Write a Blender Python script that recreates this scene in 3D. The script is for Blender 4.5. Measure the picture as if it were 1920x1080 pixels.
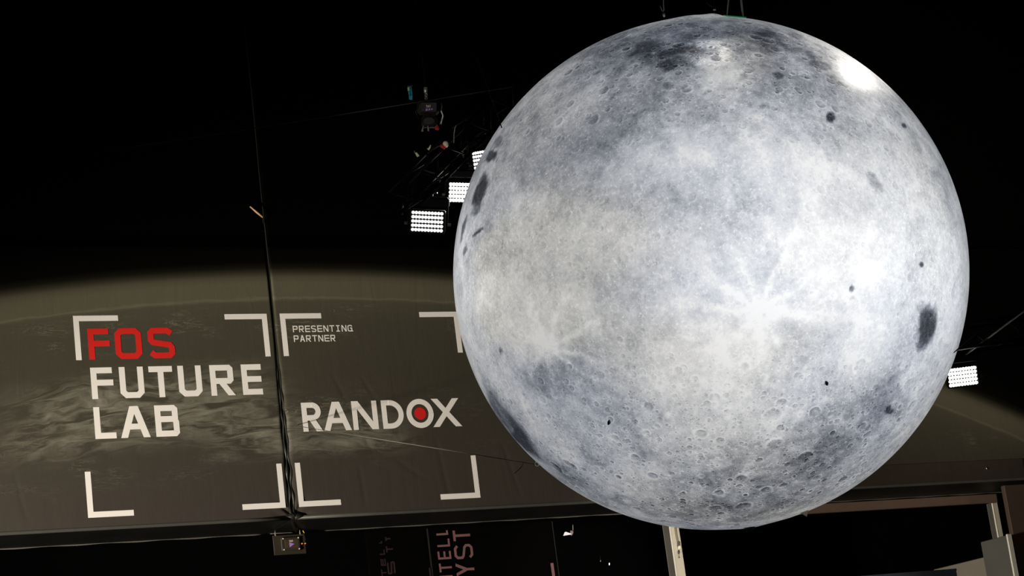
import bpy, math, random
import numpy as np
from mathutils import Vector, Matrix

random.seed(7)
scene = bpy.context.scene
for o in list(bpy.data.objects):
    bpy.data.objects.remove(o, do_unlink=True)

# ------------------------------------------------------------------ camera
EYE = np.array([0.0, 0.0, 1.6])
FPX, PITCH, ROLL, YAW = 4045.471, 0.25182, -0.1285136, 0.4595087
_F = np.array([0, math.cos(PITCH), math.sin(PITCH)])
_U0 = np.array([0, -math.sin(PITCH), math.cos(PITCH)])
_R0 = np.array([1.0, 0, 0])
_c, _s = math.cos(ROLL), math.sin(ROLL)
_R = _R0 * _c + _U0 * _s
_U = -_R0 * _s + _U0 * _c
cam_data = bpy.data.cameras.new('camera')
cam = bpy.data.objects.new('camera', cam_data)
scene.collection.objects.link(cam)
cam_data.sensor_fit = 'HORIZONTAL'
cam_data.sensor_width = 36.0
cam_data.lens = FPX / 1920 * 36.0
cam_data.clip_end = 300
cam.matrix_world = Matrix(((_R[0], _U[0], -_F[0], EYE[0]), (_R[1], _U[1], -_F[1], EYE[1]),
                           (_R[2], _U[2], -_F[2], EYE[2]), (0, 0, 0, 1)))
scene.camera = cam

# the hall's long fascia wall: u runs along it, v is height above the eye, d is the distance behind the eye plane
WU = np.array([math.cos(YAW), math.sin(YAW), 0.0])
WN = np.array([-math.sin(YAW), math.cos(YAW), 0.0])
WZ = np.array([0, 0, 1.0])
WD = 30.0


def W(u, v, d=WD):
    return EYE + u * WU + d * WN + v * WZ


def ray(x, y):
    return _F + (x - 960) / FPX * _R - (y - 540) / FPX * _U


def P(x, y, t):
    return EYE + ray(x, y) * t


def on_wall(x, y, d=WD):
    r = ray(x, y)
    t = d / (r @ WN)
    X = r * t
    return X @ WU, X[2]


def at_z(x, y, z):
    r = ray(x, y)
    return EYE + r * ((z - EYE[2]) / r[2])


def px(X):
    q = np.asarray(X) - EYE
    f = q @ _F
    return 960 + FPX * (q @ _R) / f, 540 - FPX * (q @ _U) / f


# ------------------------------------------------------------------ world, lights, exposure
world = bpy.data.worlds.new('hall_dark')
scene.world = world
world.use_nodes = True
world.node_tree.nodes['Background'].inputs['Color'].default_value = (0.6, 0.65, 0.8, 1)
world.node_tree.nodes['Background'].inputs['Strength'].default_value = 0.0004
scene.view_settings.view_transform = 'Standard'
scene.view_settings.look = 'None'
scene.view_settings.exposure = 0.0
scene.view_settings.gamma = 1.0
scene.view_settings.use_curve_mapping = False


def spot(name, loc, target, power, color, half_deg, blend, radius=0.3):
    ld = bpy.data.lights.new(name, 'SPOT')
    ld.energy = power
    ld.color = color
    ld.spot_size = math.radians(half_deg * 2)
    ld.spot_blend = blend
    ld.shadow_soft_size = radius
    ob = bpy.data.objects.new(name, ld)
    scene.collection.objects.link(ob)
    ob.location = Vector(loc)
    dirv = Vector(target) - Vector(loc)
    ob.rotation_euler = dirv.to_track_quat('-Z', 'Y').to_euler()
    return ob


MOON_R = 2.5
MOON_T = 21.0
MOON_C = P(1328.5, 512.0, MOON_T)
MOON_R = MOON_T * 478.6 / FPX

def moon_dir(x, y):
    """unit vector from the moon's centre to the surface point that the pixel shows"""
    r = ray(x, y)
    r = r / np.linalg.norm(r)
    m = MOON_C - EYE
    b = r @ m
    disc = b * b - (m @ m - MOON_R ** 2)
    if disc < 0:
        q = r * b - m
        return q / np.linalg.norm(q)
    q = r * (b - math.sqrt(disc)) - m
    return q / np.linalg.norm(q)


def moon_pt(x, y, lift=0.0):
    return MOON_C + moon_dir(x, y) * (MOON_R + lift)


# out-of-frame spots: main wall and crown floods of the hall; the rest added fills
spot('wall_wash', (-15.5, 13, 1.2), W(10.6, 1.5), 33000, (1.0, 0.885, 0.735), 27, 0.75, 0.5)
spot('wall_wash', (15, 15, 4), W(22.8, 9.6), 7000, (1.0, 0.88, 0.7), 12, 0.9, 0.5)  # added unseen spot to brighten the far right of the wall
spot('column_fill', (10, 5, 2.5), W(17.2, 3.6, 30.35), 17500, (1.0, 0.93, 0.8), 4.5, 0.6, 0.3)  # added unseen fill for the cream column
spot('low_fill', (15, 6, 2.4), W(24.3, 3.6, 30.0), 1500, (1.0, 0.9, 0.76), 6, 0.7, 0.3)  # added unseen fill for the cladding and boards at lower right
spot('crown_flood', (8.4, 23.0, 13.9), moon_pt(1580, 112), 2300, (1.0, 0.94, 0.86), 5.0, 0.8, 0.1)
spot('crown_flood', moon_pt(1335, 100) + np.array([0.4, -3.4, 7.0]), moon_pt(1330, 98), 5600, (1.0, 0.95, 0.88), 1.9, 0.8, 0.05)
spot('rig_fill', (-9, 9, 3), P(812, 225, 25.2), 3000, (1.0, 0.93, 0.82), 2.0, 0.8, 0.1)  # added unseen fill so the hoist and rigging show


def point(name, loc, power, color, radius):
    ld = bpy.data.lights.new(name, 'POINT')
    ld.energy = power
    ld.color = color
    ld.shadow_soft_size = radius
    ob = bpy.data.objects.new(name, ld)
    scene.collection.objects.link(ob)
    ob.location = Vector(loc)
    return ob


# lamps hanging inside the inflated moon
cR, cU = _R, _U
for a_, f_, w_, col_ in ((0.06, 0.48, 67, (0.95, 0.97, 1.0)), (-0.70, 0.24, 19, (1.0, 0.98, 0.93)), (0.48, 0.40, 36, (0.93, 0.96, 1.0))):
    point('moon_lamp', MOON_C + (a_ * cR + 0.02 * cU - f_ * _F) * MOON_R, w_, col_, 0.3)


# ------------------------------------------------------------------ mesh helpers
class MB:
    def __init__(self):
        self.v, self.f = [], []

    def add(self, vs, fs):
        n = len(self.v)
        self.v += [tuple(map(float, p)) for p in vs]
        self.f += [tuple(i + n for i in f) for f in fs]
        return self

    def hexa(self, c):
        """c: 8 corners, bottom ring 0-3 and top ring 4-7"""
        return self.add(c, [(3, 2, 1, 0), (4, 5, 6, 7), (0, 1, 5, 4), (1, 2, 6, 5), (2, 3, 7, 6), (3, 0, 4, 7)])

    def box(self, o, ax, ay, az, x0, x1, y0, y1, z0, z1, bev=0.0):
        o, ax, ay, az = map(np.asarray, (o, ax, ay, az))
        if bev <= 0:
            return self.hexa([o + ax * x + ay * y + az * z for z in (z0, z1) for x, y in
                              ((x0, y0), (x1, y0), (x1, y1), (x0, y1))])
        pts = []
        for y, b in ((y0, bev), (y0 + bev, 0), (y1 - bev, 0), (y1, bev)):
            q = bev
            ring = [(x0 + b + q, z0 + b), (x1 - b - q, z0 + b), (x1 - b, z0 + b + q), (x1 - b, z1 - b - q),
                    (x1 - b - q, z1 - b), (x0 + b + q, z1 - b), (x0 + b, z1 - b - q), (x0 + b, z0 + b + q)]
            pts.append([o + ax * a + ay * y + az * c for a, c in ring])
        self.loft(pts, True)
        return self

    def loft(self, rings, caps=True):
        m = len(rings[0])
        vs = [p for r in rings for p in r]
        fs = []
        for i in range(len(rings) - 1):
            for j in range(m):
                k = (j + 1) % m
                fs.append((i * m + j, i * m + k, (i + 1) * m + k, (i + 1) * m + j))
        if caps:
            fs.append(tuple(range(m))[::-1])
            fs.append(tuple((len(rings) - 1) * m + j for j in range(m)))
        return self.add(vs, fs)

    def tube(self, pts, r, n=8, closed=False):
        pts = [np.asarray(p, float) for p in pts]
        rings = []
        N = len(pts)
        ref = np.array([0.31, 0.2, 0.93])
        for i, p in enumerate(pts):
            a = pts[i - 1] if (i > 0 or closed) else p
            b = pts[(i + 1) % N] if (i < N - 1 or closed) else p
            t = b - a
            t /= np.linalg.norm(t) + 1e-12
            e1 = np.cross(t, ref)
            if np.linalg.norm(e1) < 0.05:
                e1 = np.cross(t, np.array([1, 0, 0]))
            e1 /= np.linalg.norm(e1)
            e2 = np.cross(t, e1)
            rr = r[i] if hasattr(r, '__len__') else r
            rings.append([p + rr * (e1 * math.cos(2 * math.pi * k / n) + e2 * math.sin(2 * math.pi * k / n)) for k in range(n)])
        if closed:
            rings.append(rings[0])
        return self.loft(rings, not closed)

    def disc(self, c, n, x, r, h, seg=10):
        """short cylinder from c along n, height h"""
        c, n, x = map(np.asarray, (c, n, x))
        y = np.cross(n, x)
        ring = [c + r * (x * math.cos(2 * math.pi * k / seg) + y * math.sin(2 * math.pi * k / seg)) for k in range(seg)]
        return self.loft([ring, [p + n * h for p in ring]], True)

    def poly(self, pts, n, h):
        """thin prism from polygon pts, thickened by h along n"""
        n = np.asarray(n)
        a = [np.asarray(p) for p in pts]
        return self.loft([a, [p + n * h for p in a]], True)

    def build(self, name, mat, parent=None, origin=None, smooth=False):
        me = bpy.data.meshes.new(name)
        v = np.array(self.v, float)
        if origin is None:
            if parent is not None:
                origin = np.array(parent.matrix_world.translation)
            else:
                origin = np.array([(v[:, 0].min() + v[:, 0].max()) / 2, (v[:, 1].min() + v[:, 1].max()) / 2, v[:, 2].min()])
        me.from_pydata([tuple(p) for p in v - np.asarray(origin)], [], self.f)
        me.materials.append(mat)
        if smooth:
            me.polygons.foreach_set('use_smooth', [True] * len(me.polygons))
        me.update()
        return link(me, name, parent, origin)


def link(me, name, parent, origin):
    ob = bpy.data.objects.new(name, me)
    scene.collection.objects.link(ob)
    if parent is not None:
        ob.parent = parent
        po = np.array(parent['_o'])
        ob.location = Vector(np.asarray(origin) - po)
    else:
        ob.location = Vector(origin)
    ob['_o'] = [float(q) for q in origin]
    ob.matrix_basis = Matrix.Translation(ob.location)
    return ob


def thing(name, label, cat, loc, group=None):
    ob = bpy.data.objects.new(name, None)
    scene.collection.objects.link(ob)
    ob.empty_display_size = 0.2
    ob.location = Vector(loc)
    ob['_o'] = [float(q) for q in loc]
    return tag(ob, label, cat, group)


def tag(ob, label, cat, group=None):
    ob['label'] = label
    ob['category'] = cat
    if group:
        ob['group'] = group
    return ob


def part(mb, name, mat, parent, smooth=False, label=None, kind=None):
    ob = mb.build(name, mat, parent, origin=np.array(parent['_o']), smooth=smooth)
    if label:
        ob['label'] = label
    if kind:
        ob['kind'] = kind
    return ob


def struct(mb, name, mat, parent=None, **k):
    ob = mb.build(name, mat, parent, **k)
    ob['kind'] = 'structure'
    return ob


# ------------------------------------------------------------------ materials
class NT:
    """small node-tree helper"""

    def __init__(self, name):
        self.m = bpy.data.materials.new(name)
        self.m.use_nodes = True
        self.t = self.m.node_tree
        self.t.nodes.clear()
        self.out = self.t.nodes.new('ShaderNodeOutputMaterial')

    def n(self, typ, props=None, **ins):
        nd = self.t.nodes.new(typ)
        for k, v in (props or {}).items():
            setattr(nd, k, v)
        for k, v in ins.items():
            key = int(k[1:]) if k[0] == 'i' and k[1:].isdigit() else k.replace('_', ' ')
            self.put(nd.inputs[key], v)
        return nd

    def put(self, sock, v):
        if isinstance(v, bpy.types.NodeSocket):
            self.t.links.new(v, sock)
        elif isinstance(v, bpy.types.Node):
            self.t.links.new(v.outputs[0], sock)
        else:
            sock.default_value = v

    def math(self, op, a, b=0.0, c=0.0, clamp=False):
        return self.n('ShaderNodeMath', {'operation': op, 'use_clamp': clamp}, i0=a, i1=b, i2=c).outputs[0]

    def vmath(self, op, a, b=(0, 0, 0)):
        nd = self.n('ShaderNodeVectorMath', {'operation': op}, i0=a, i1=b)
        return nd.outputs['Value'] if op in ('LENGTH', 'DOT_PRODUCT', 'DISTANCE') else nd.outputs['Vector']

    def maprange(self, v, a, b, c, d, typ='LINEAR'):
        return self.n('ShaderNodeMapRange', {'interpolation_type': typ}, Value=v, From_Min=a, From_Max=b, To_Min=c, To_Max=d).outputs[0]

    def ramp(self, v, stops, interp='LINEAR'):
        nd = self.n('ShaderNodeValToRGB')
        nd.color_ramp.interpolation = interp
        el = nd.color_ramp.elements
        while len(el) < len(stops):
            el.new(0.5)
        for e, (p, c) in zip(el, stops):
            e.position = p
            e.color = (*c, 1) if hasattr(c, '__len__') else (c, c, c, 1)
        self.put(nd.inputs[0], v)
        return nd.outputs['Color']

    def mix(self, f, a, b, blend='MIX'):
        nd = self.n('ShaderNodeMix', {'data_type': 'RGBA', 'blend_type': blend})
        self.put(nd.inputs[0], f)
        self.put(nd.inputs[6], a)
        self.put(nd.inputs[7], b)
        return nd.outputs[2]

    def noise(self, vec, scale, detail=4, rough=0.55, dist=0.0):
        return self.n('ShaderNodeTexNoise', None, Vector=vec, Scale=scale, Detail=detail, Roughness=rough, Distortion=dist).outputs['Fac']

    def surf(self, sh):
        self.put(self.out.inputs['Surface'], sh)
        return self.m


def mat(name, col, rough=0.6, metal=0.0, var=0.12, scale=6.0, bump=0.0, spec=0.4):
    """procedural painted / moulded surface: colour broken up by noise"""
    k = NT(name)
    co = k.n('ShaderNodeTexCoord').outputs['Object']
    nz = k.noise(co, scale, 5)
    c = k.mix(nz, tuple(x * (1 - var) for x in col) + (1,), tuple(min(1, x * (1 + var)) for x in col) + (1,))
    b = k.n('ShaderNodeBsdfPrincipled', None, Roughness=k.maprange(nz, 0.3, 0.7, max(0.03, rough - 0.06), min(1, rough + 0.06)), Metallic=metal)
    k.put(b.inputs['Base Color'], c)
    b.inputs['Specular IOR Level'].default_value = spec
    if bump:
        bp = k.n('ShaderNodeBump', None, Strength=bump, Distance=0.01, Height=k.noise(co, scale * 8, 4))
        k.put(b.inputs['Normal'], bp.outputs[0])
    return k.surf(b)


def emit(name, col, strength):
    k = NT(name)
    return k.surf(k.n('ShaderNodeEmission', None, Color=(*col, 1), Strength=strength))


M_black = mat('black_drape', (0.0015, 0.0015, 0.0016), 0.95, spec=0.02)
M_under = mat('black_pvc', (0.006, 0.0065, 0.006), 0.5, bump=0.3, scale=1.5, spec=0.25)
M_hem = mat('grey_keder', (0.10, 0.097, 0.09), 0.55)
M_white = mat('white_print', (0.80, 0.79, 0.77), 0.7, var=0.03, scale=2)
M_red = mat('red_print', (0.62, 0.012, 0.008), 0.7, var=0.05, scale=2)
M_pink = mat('dusty_pink_print', (0.20, 0.095, 0.10), 0.7, var=0.1)
M_plumghost = mat('dark_plum_ghost', (0.02, 0.007, 0.011), 0.7, var=0.2)  # ghost copy of the pink wording, its dimness put into the colour
M_metalblack = mat('black_lamp_housing', (0.010, 0.0095, 0.009), 0.5, spec=0.35)
M_truss = mat('black_truss_paint', (0.005, 0.005, 0.005), 0.5, spec=0.14)
M_steel = mat('galvanised_steel', (0.42, 0.41, 0.38), 0.4, metal=0.8)
M_rope = mat('grey_rope', (0.20, 0.19, 0.165), 0.8)
M_ropedark = mat('dark_wire', (0.012, 0.011, 0.009), 0.7, spec=0.15)
M_ropelight = mat('beige_webbing', (0.5, 0.47, 0.38), 0.8)
M_led = emit('led_lens_dim', (1.0, 0.985, 0.97), 1.8)
M_ledhot = emit('led_lens_full', (1.0, 0.96, 0.88), 26.0)
M_green = mat('green_hoop', (0.06, 0.75, 0.3), 0.4)
M_teal = mat('teal_sling', (0.02, 0.33, 0.42), 0.7)
M_redplastic = mat('red_plastic', (0.5, 0.02, 0.02), 0.4)
M_cream = mat('cream_plastic', (0.75, 0.68, 0.52), 0.5)
M_post = mat('cream_post_paint', (0.62, 0.58, 0.48), 0.5, var=0.08, scale=3)
M_postshade = mat('shaded_post_paint', (0.075, 0.072, 0.062), 0.5)  # post paint with the flank's shade put into the colour
M_brown = mat('brown_cladding', (0.06, 0.039, 0.029), 0.65)
M_header = mat('brown_header_paint', (0.15, 0.1, 0.075), 0.6)
M_grey = mat('grey_board', (0.075, 0.076, 0.071), 0.55, var=0.08, scale=2)
M_greywarm = mat('warm_grey_board', (0.17, 0.155, 0.13), 0.55, var=0.1, scale=3)
M_navy = mat('blue_black_board', (0.02, 0.026, 0.034), 0.35, var=0.3)
M_boxdark = mat('olive_black_plate', (0.028, 0.024, 0.016), 0.5)
M_boxcover = mat('brown_smoked_cover', (0.05, 0.034, 0.023), 0.4)
M_purple = mat('violet_sticker', (0.35, 0.22, 0.62), 0.4)
M_orange = mat('orange_connector', (0.85, 0.25, 0.03), 0.4)
M_yellow = mat('yellow_sleeve', (0.6, 0.5, 0.05), 0.5)

# ------------------------------------------------------------------ hall shell
hall = MB().box((0, 0, 0), (1, 0, 0), (0, 1, 0), (0, 0, 1), -34, 44, -14, 60, -0.2, 0)
struct(hall, 'floor', mat('dark_hall_carpet', (0.03, 0.03, 0.032), 0.9, spec=0.1, bump=0.4, scale=9))
struct(MB().box((0, 0, 0), (1, 0, 0), (0, 1, 0), (0, 0, 1), -34, 44, -14, 60, 18, 18.3), 'ceiling', M_black)
struct(MB().box(W(0, 0, 0) * [1, 1, 0], WU, WN, WZ, -12, 44, 39, 39.3, 0, 18), 'wall_back', M_black)


# ------------------------------------------------------------------ printed fascia: the Earth from orbit
def print_material():
    k = NT('orbit_print_fabric')
    uvn = k.n('ShaderNodeUVMap', {'uv_map': 'fascia'}).outputs[0]
    sep = k.n('ShaderNodeSeparateXYZ', None, Vector=uvn)
    u, v = sep.outputs[0], sep.outputs[1]
    d = k.math('SUBTRACT', k.vmath('DISTANCE', uvn, (11.31, -24.78, 0)), 33.25)   # height above the printed horizon
    # haze layer over the horizon, black space above it
    halo = k.ramp(k.maprange(d, -3.6, 1.0, 0, 1), [
        (0.0, (0.040, 0.034, 0.031)), (0.30, (0.040, 0.036, 0.029)), (0.55, (0.043, 0.040, 0.030)),
        (0.70, (0.050, 0.047, 0.035)), (0.770, (0.060, 0.057, 0.041)), (0.785, (0.082, 0.077, 0.054)),
        (0.835, (0.086, 0.081, 0.057)), (0.855, (0.070, 0.066, 0.046)), (0.872, (0.030, 0.028, 0.019)),
        (0.888, (0.008, 0.0075, 0.005)), (0.91, (0.0018, 0.0016, 0.0012)), (1.0, (0.0005, 0.0005, 0.0005))], 'LINEAR')
    # follow the planet's curve: arc length stays u, radial height is d
    arc = k.n('ShaderNodeCombineXYZ', None, X=k.math('MULTIPLY', u, 0.55), Y=k.math('MULTIPLY', d, 3.0), Z=0.0).outputs[0]
    swirl = k.noise(arc, 1.1, 3, 0.5, 0.6)
    arc2 = k.vmath('ADD', arc, k.n('ShaderNodeCombineXYZ', None, X=0.0, Y=k.math('MULTIPLY', swirl, 2.2), Z=0.0).outputs[0])
    streak = k.noise(arc2, 2.6, 8, 0.62, 0.7)
    fine = k.noise(k.vmath('MULTIPLY', uvn, (1.2, 8.0, 1.0)), 1.6, 6, 0.6, 1.2)
    ridge = k.maprange(k.math('ABSOLUTE', k.math('SUBTRACT', fine, 0.53)), 0.0, 0.018, 1.0, 0.0, 'SMOOTHSTEP')
    patch = k.noise(k.vmath('MULTIPLY', uvn, (0.8, 1.7, 1.0)), 1.0, 3)
    inside = k.maprange(d, -0.12, -0.02, 1.0, 0.0)

    def band(c, w, uc, uw):
        a = k.maprange(k.math('ABSOLUTE', k.math('SUBTRACT', d, c)), w * 0.3, w, 1.0, 0.0, 'SMOOTHSTEP')
        b = k.maprange(k.math('ABSOLUTE', k.math('SUBTRACT', u, uc)), uw * 0.4, uw, 1.0, 0.0, 'SMOOTHSTEP')
        return k.math('MULTIPLY', a, b)
    big = k.math('ADD', band(-1.55, 0.75, 8.7, 2.6), band(-2.1, 0.45, 11.2, 2.0), clamp=True)
    cl = k.math('MULTIPLY', k.maprange(streak, 0.40, 0.72, 0.0, 1.0), big)
    c1 = k.mix(k.math('MULTIPLY', k.math('MULTIPLY', cl, 1.0), inside), halo, (0.175, 0.172, 0.138, 1))
    wisp = k.math('MULTIPLY', ridge, k.maprange(patch, 0.50, 0.62, 0.0, 1.0))
    wz = k.math('ADD', k.math('ADD', band(-0.35, 0.45, 12.0, 9.0), band(-2.0, 0.8, 10.0, 5.0)), band(-0.3, 0.3, 23.0, 3.0), clamp=True)
    c2 = k.mix(k.math('MULTIPLY', k.math('MULTIPLY', k.math('MULTIPLY', wisp, wz), 0.5), inside), c1, (0.22, 0.21, 0.165, 1))
    line = k.maprange(k.math('ABSOLUTE', k.math('ADD', d, k.math('MULTIPLY', k.math('SUBTRACT', streak, 0.5), 0.12))), 0.0, 0.03, 1.0, 0.0)
    c3 = k.mix(k.math('MULTIPLY', line, 0.35), c2, (0.15, 0.142, 0.105, 1))
    # the print gets slightly darker towards the right
    u_fade = k.maprange(u, 11.0, 14.0, 1.3, 1.15)
    c4 = k.mix(1.0, c3, k.n('ShaderNodeCombineColor', None, Red=u_fade, Green=u_fade, Blue=u_fade).outputs[0], 'MULTIPLY')
    b = k.n('ShaderNodeBsdfPrincipled', None, Roughness=0.62)
    k.put(b.inputs['Base Color'], c4)
    b.inputs['Specular IOR Level'].default_value = 0.03
    cr = k.noise(k.vmath('MULTIPLY', uvn, (1.0, 0.25, 1.0)), 3.0, 6, 0.6, 0.8)
    k.put(b.inputs['Normal'], k.n('ShaderNodeBump', None, Strength=0.25, Distance=0.03, Height=cr).outputs[0])
    return k.surf(b)


M_print = print_material()
SEAM = 10.785
V0, V1 = 5.10, 15.4

CREASES = [((11.6, 7.35), (12.2, 5.9)), ((12.05, 7.3), (12.7, 6.1)), ((12.45, 5.95), (13.0, 5.55)), ((9.3, 5.35), (9.75, 5.6)),
           ((14.3, 6.2), (14.55, 5.2)), ((13.2, 6.3), (13.35, 5.15)), ((6.85, 5.2), (6.7, 6.0)), ((12.1, 6.9), (12.3, 6.4)),
           ((10.2, 5.12), (10.6, 5.4)), ((10.95, 5.4), (11.25, 5.15)), ((11.9, 5.9), (11.95, 5.15)), ((21.5, 6.2), (21.9, 5.3))]


def fabric(name, u0, u1, us, parent, seam_side):
    vs_ = np.concatenate([np.arange(V0, 9.3, 0.03), np.linspace(9.3, V1, 30)])
    U, V = np.meshgrid(us, vs_)
    rng = np.random.RandomState(3)
    depth = np.zeros_like(U)
    for _ in range(14):
        a, b, ph = rng.uniform(0.3, 2.2), rng.uniform(0.2, 1.6), rng.uniform(0, 6.28)
        depth += 0.00018 * (1 + np.sin(a * U + b * V * rng.choice([-1, 1]) + ph))
    for (p, q) in CREASES:
        p, q = np.array(p), np.array(q)
        L = np.linalg.norm(q - p)
        e = (q - p) / L
        s = (U - p[0]) * e[0] + (V - p[1]) * e[1]
        w = (U - p[0]) * -e[1] + (V - p[1]) * e[0]
        depth += 0.006 * np.exp(-(w / 0.022) ** 2) * np.clip(np.minimum(s, L - s) / 0.2, 0, 1)
    # edge rolls back into the seam
    es = np.abs(U - SEAM)
    pull = 1.0 + 0.35 * np.sin(V * 9) * np.clip((7.6 - V) / 1.5, 0, 1)
    depth += 0.06 * np.exp(-(es / (0.022 + 0.022 * np.clip((7.8 - V) / 1.2, 0, 1))) ** 2) * pull
    # tie-down pucker where seam and hem meet
    depth += 0.05 * np.exp(-((U - SEAM) ** 2 + (V - V0) ** 2) / 0.06) * (1 + 0.6 * np.sin(np.arctan2(V - V0, U - SEAM) * 9))
    pts = EYE + U[..., None] * WU + (WD + depth)[..., None] * WN + V[..., None] * WZ
    nr, nc = U.shape
    idx = np.arange(nr * nc).reshape(nr, nc)
    f = np.stack([idx[:-1, :-1], idx[:-1, 1:], idx[1:, 1:], idx[1:, :-1]], -1).reshape(-1, 4)
    me = bpy.data.meshes.new(name)
    org = np.array(parent['_o'])
    me.from_pydata((pts.reshape(-1, 3) - org).tolist(), [], f.tolist())
    uvl = me.uv_layers.new(name='fascia')
    li = np.empty(len(me.loops), int)
    me.loops.foreach_get('vertex_index', li)
    uvl.data.foreach_set('uv', np.stack([U.ravel()[li], V.ravel()[li]], -1).ravel())
    me.polygons.foreach_set('use_smooth', [True] * len(me.polygons))
    me.materials.append(M_print)
    return link(me, name, parent, org)


def wbox(mb, u0, u1, v0, v1, d0, d1, bev=0):
    return mb.box(EYE, WU, WN, WZ, u0, u1, d0, d1, v0, v1, bev)


banner_l = thing('printed_fascia', 'printed dark fabric fascia with FOS FUTURE LAB lettering', 'banner', W(7.0, V0))
banner_r = thing('printed_fascia', 'printed dark fabric fascia with RANDOX lettering behind the moon', 'banner', W(15.0, V0))
fabric('fabric_skin', 3, SEAM, np.concatenate([np.arange(3.0, 6.2, 0.15), np.arange(6.2, 10.6, 0.03), np.linspace(10.6, SEAM - 0.012, 16)]), banner_l, 1)
fabric('fabric_skin', SEAM, 27, np.concatenate([np.linspace(SEAM + 0.012, 10.97, 16), np.arange(11.0, 15.0, 0.03), np.arange(15.0, 27.2, 0.08)]), banner_r, -1)

# returns under the fascia, keder edges front and back, seam gasket
UB = 31.3
part(wbox(MB(), 3, SEAM - 0.02, V0 - 0.012, V0, WD + 0.02, UB), 'underside_skin', M_under, banner_l)
part(wbox(MB(), SEAM + 0.02, 27.2, V0 - 0.012, V0, WD + 0.02, UB), 'underside_skin', M_under, banner_r)
M_frontkeder = mat('dark_front_keder', (0.060, 0.060, 0.055), 0.45)
for bn, a, b in ((banner_l, 3, SEAM - 0.06), (banner_r, SEAM + 0.06, 27.2)):
    part(MB().tube([W(x, V0 - 0.005, WD + 0.02) for x in np.linspace(a, b, 12)], 0.030, 8), 'front_hem', M_frontkeder, bn, True)
    part(MB().tube([W(x, V0 - 0.012 + 0.006 * math.sin(x * 7), UB) for x in np.linspace(a, b, 60)], 0.013, 6), 'back_hem', M_hem, bn, True)
    bk = wbox(MB(), a, b, V0, V1, WD + 0.5, WD + 0.6)
    part(bk, 'backing_board', M_black, bn)

g = MB()
vv = np.linspace(V0 - 0.02, V1, 260)
for off, r0 in ((-0.012, 0.010), (0.014, 0.009)):
    rr, pp = [], []
    for v in vv:
        low = np.clip((8.0 - v) / 2.0, 0, 1)
        pp.append(W(SEAM + off * (1 + 0.9 * low) + 0.010 * low * math.sin(v * 13 + off * 90) + 0.005 * math.sin(v * 2.3), v, WD + 0.034 + 0.012 * low * math.sin(v * 17)))
        rr.append(r0 * (1 + 0.9 * low) * (1 + 0.35 * low * math.sin(v * 21 + off * 50)))
    g.tube(pp, rr, 8)
part(g, 'seam_gasket', mat('seam_piping', (0.022, 0.023, 0.019), 0.4), banner_l, True, label='puckered piping between the two printed panels')
g = MB()
for i in range(7):
    a = math.pi * (0.08 + 0.14 * i)
    tip = W(SEAM + 0.03 + 0.15 * math.cos(a), V0 + 0.01 + 0.07 * math.sin(a), WD + 0.01)
    g.tube([W(SEAM, V0 - 0.02, WD - 0.02), (W(SEAM, V0 - 0.02, WD - 0.02) + tip) / 2 - WN * 0.02, tip], [0.03, 0.022, 0.004], 6)
part(g, 'gathered_corner', mat('gathered_fabric', (0.02, 0.019, 0.016), 0.5), banner_l, True)
g = MB().tube([W(*on_wall(548, 976, WD + 0.3), WD + 0.3), W(*on_wall(554, 988, WD + 0.9), WD + 0.9), W(*on_wall(559, 1003, UB - 0.02), UB - 0.02)], [0.03, 0.045, 0.012], 6)
part(g, 'pulled_flap', M_under, banner_l, True)


# ------------------------------------------------------------------ lettering
def rib(pts, t, closed=False):
    """mitred ribbon polygons along a centreline"""
    pts = [np.asarray(p, float) for p in pts]
    N = len(pts)
    L, Rr = [], []
    for i in range(N):
        a = pts[i] - pts[i - 1] if (i > 0 or closed) else None
        b = pts[(i + 1) % N] - pts[i] if (i < N - 1 or closed) else None
        a = b if a is None else a
        b = a if b is None else b
        a, b = a / np.linalg.norm(a), b / np.linalg.norm(b)
        na, nb = np.array([-a[1], a[0]]), np.array([-b[1], b[0]])
        m = na + nb
        m /= max(1e-6, np.linalg.norm(m))
        s = t / 2 / max(0.35, m @ na)
        L.append(pts[i] + m * s)
        Rr.append(pts[i] - m * s)
    out = []
    for i in range(N if closed else N - 1):
        j = (i + 1) % N
        out.append([Rr[i], Rr[j], L[j], L[i]])
    return out


def rect(x0, x1, y0, y1):
    return [(x0, y0), (x1, y0), (x1, y1), (x0, y1)]


def diag(xa, ya, xb, yb, tw):
    return [(xa, ya), (xa + tw, ya), (xb + tw, yb), (xb, yb)]


def arc(cx, cy, rx, ry, a0, a1, n=14):
    return [(cx + rx * math.cos(math.radians(a0 + (a1 - a0) * i / n)), cy + ry * math.sin(math.radians(a0 + (a1 - a0) * i / n))) for i in range(n + 1)]


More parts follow.
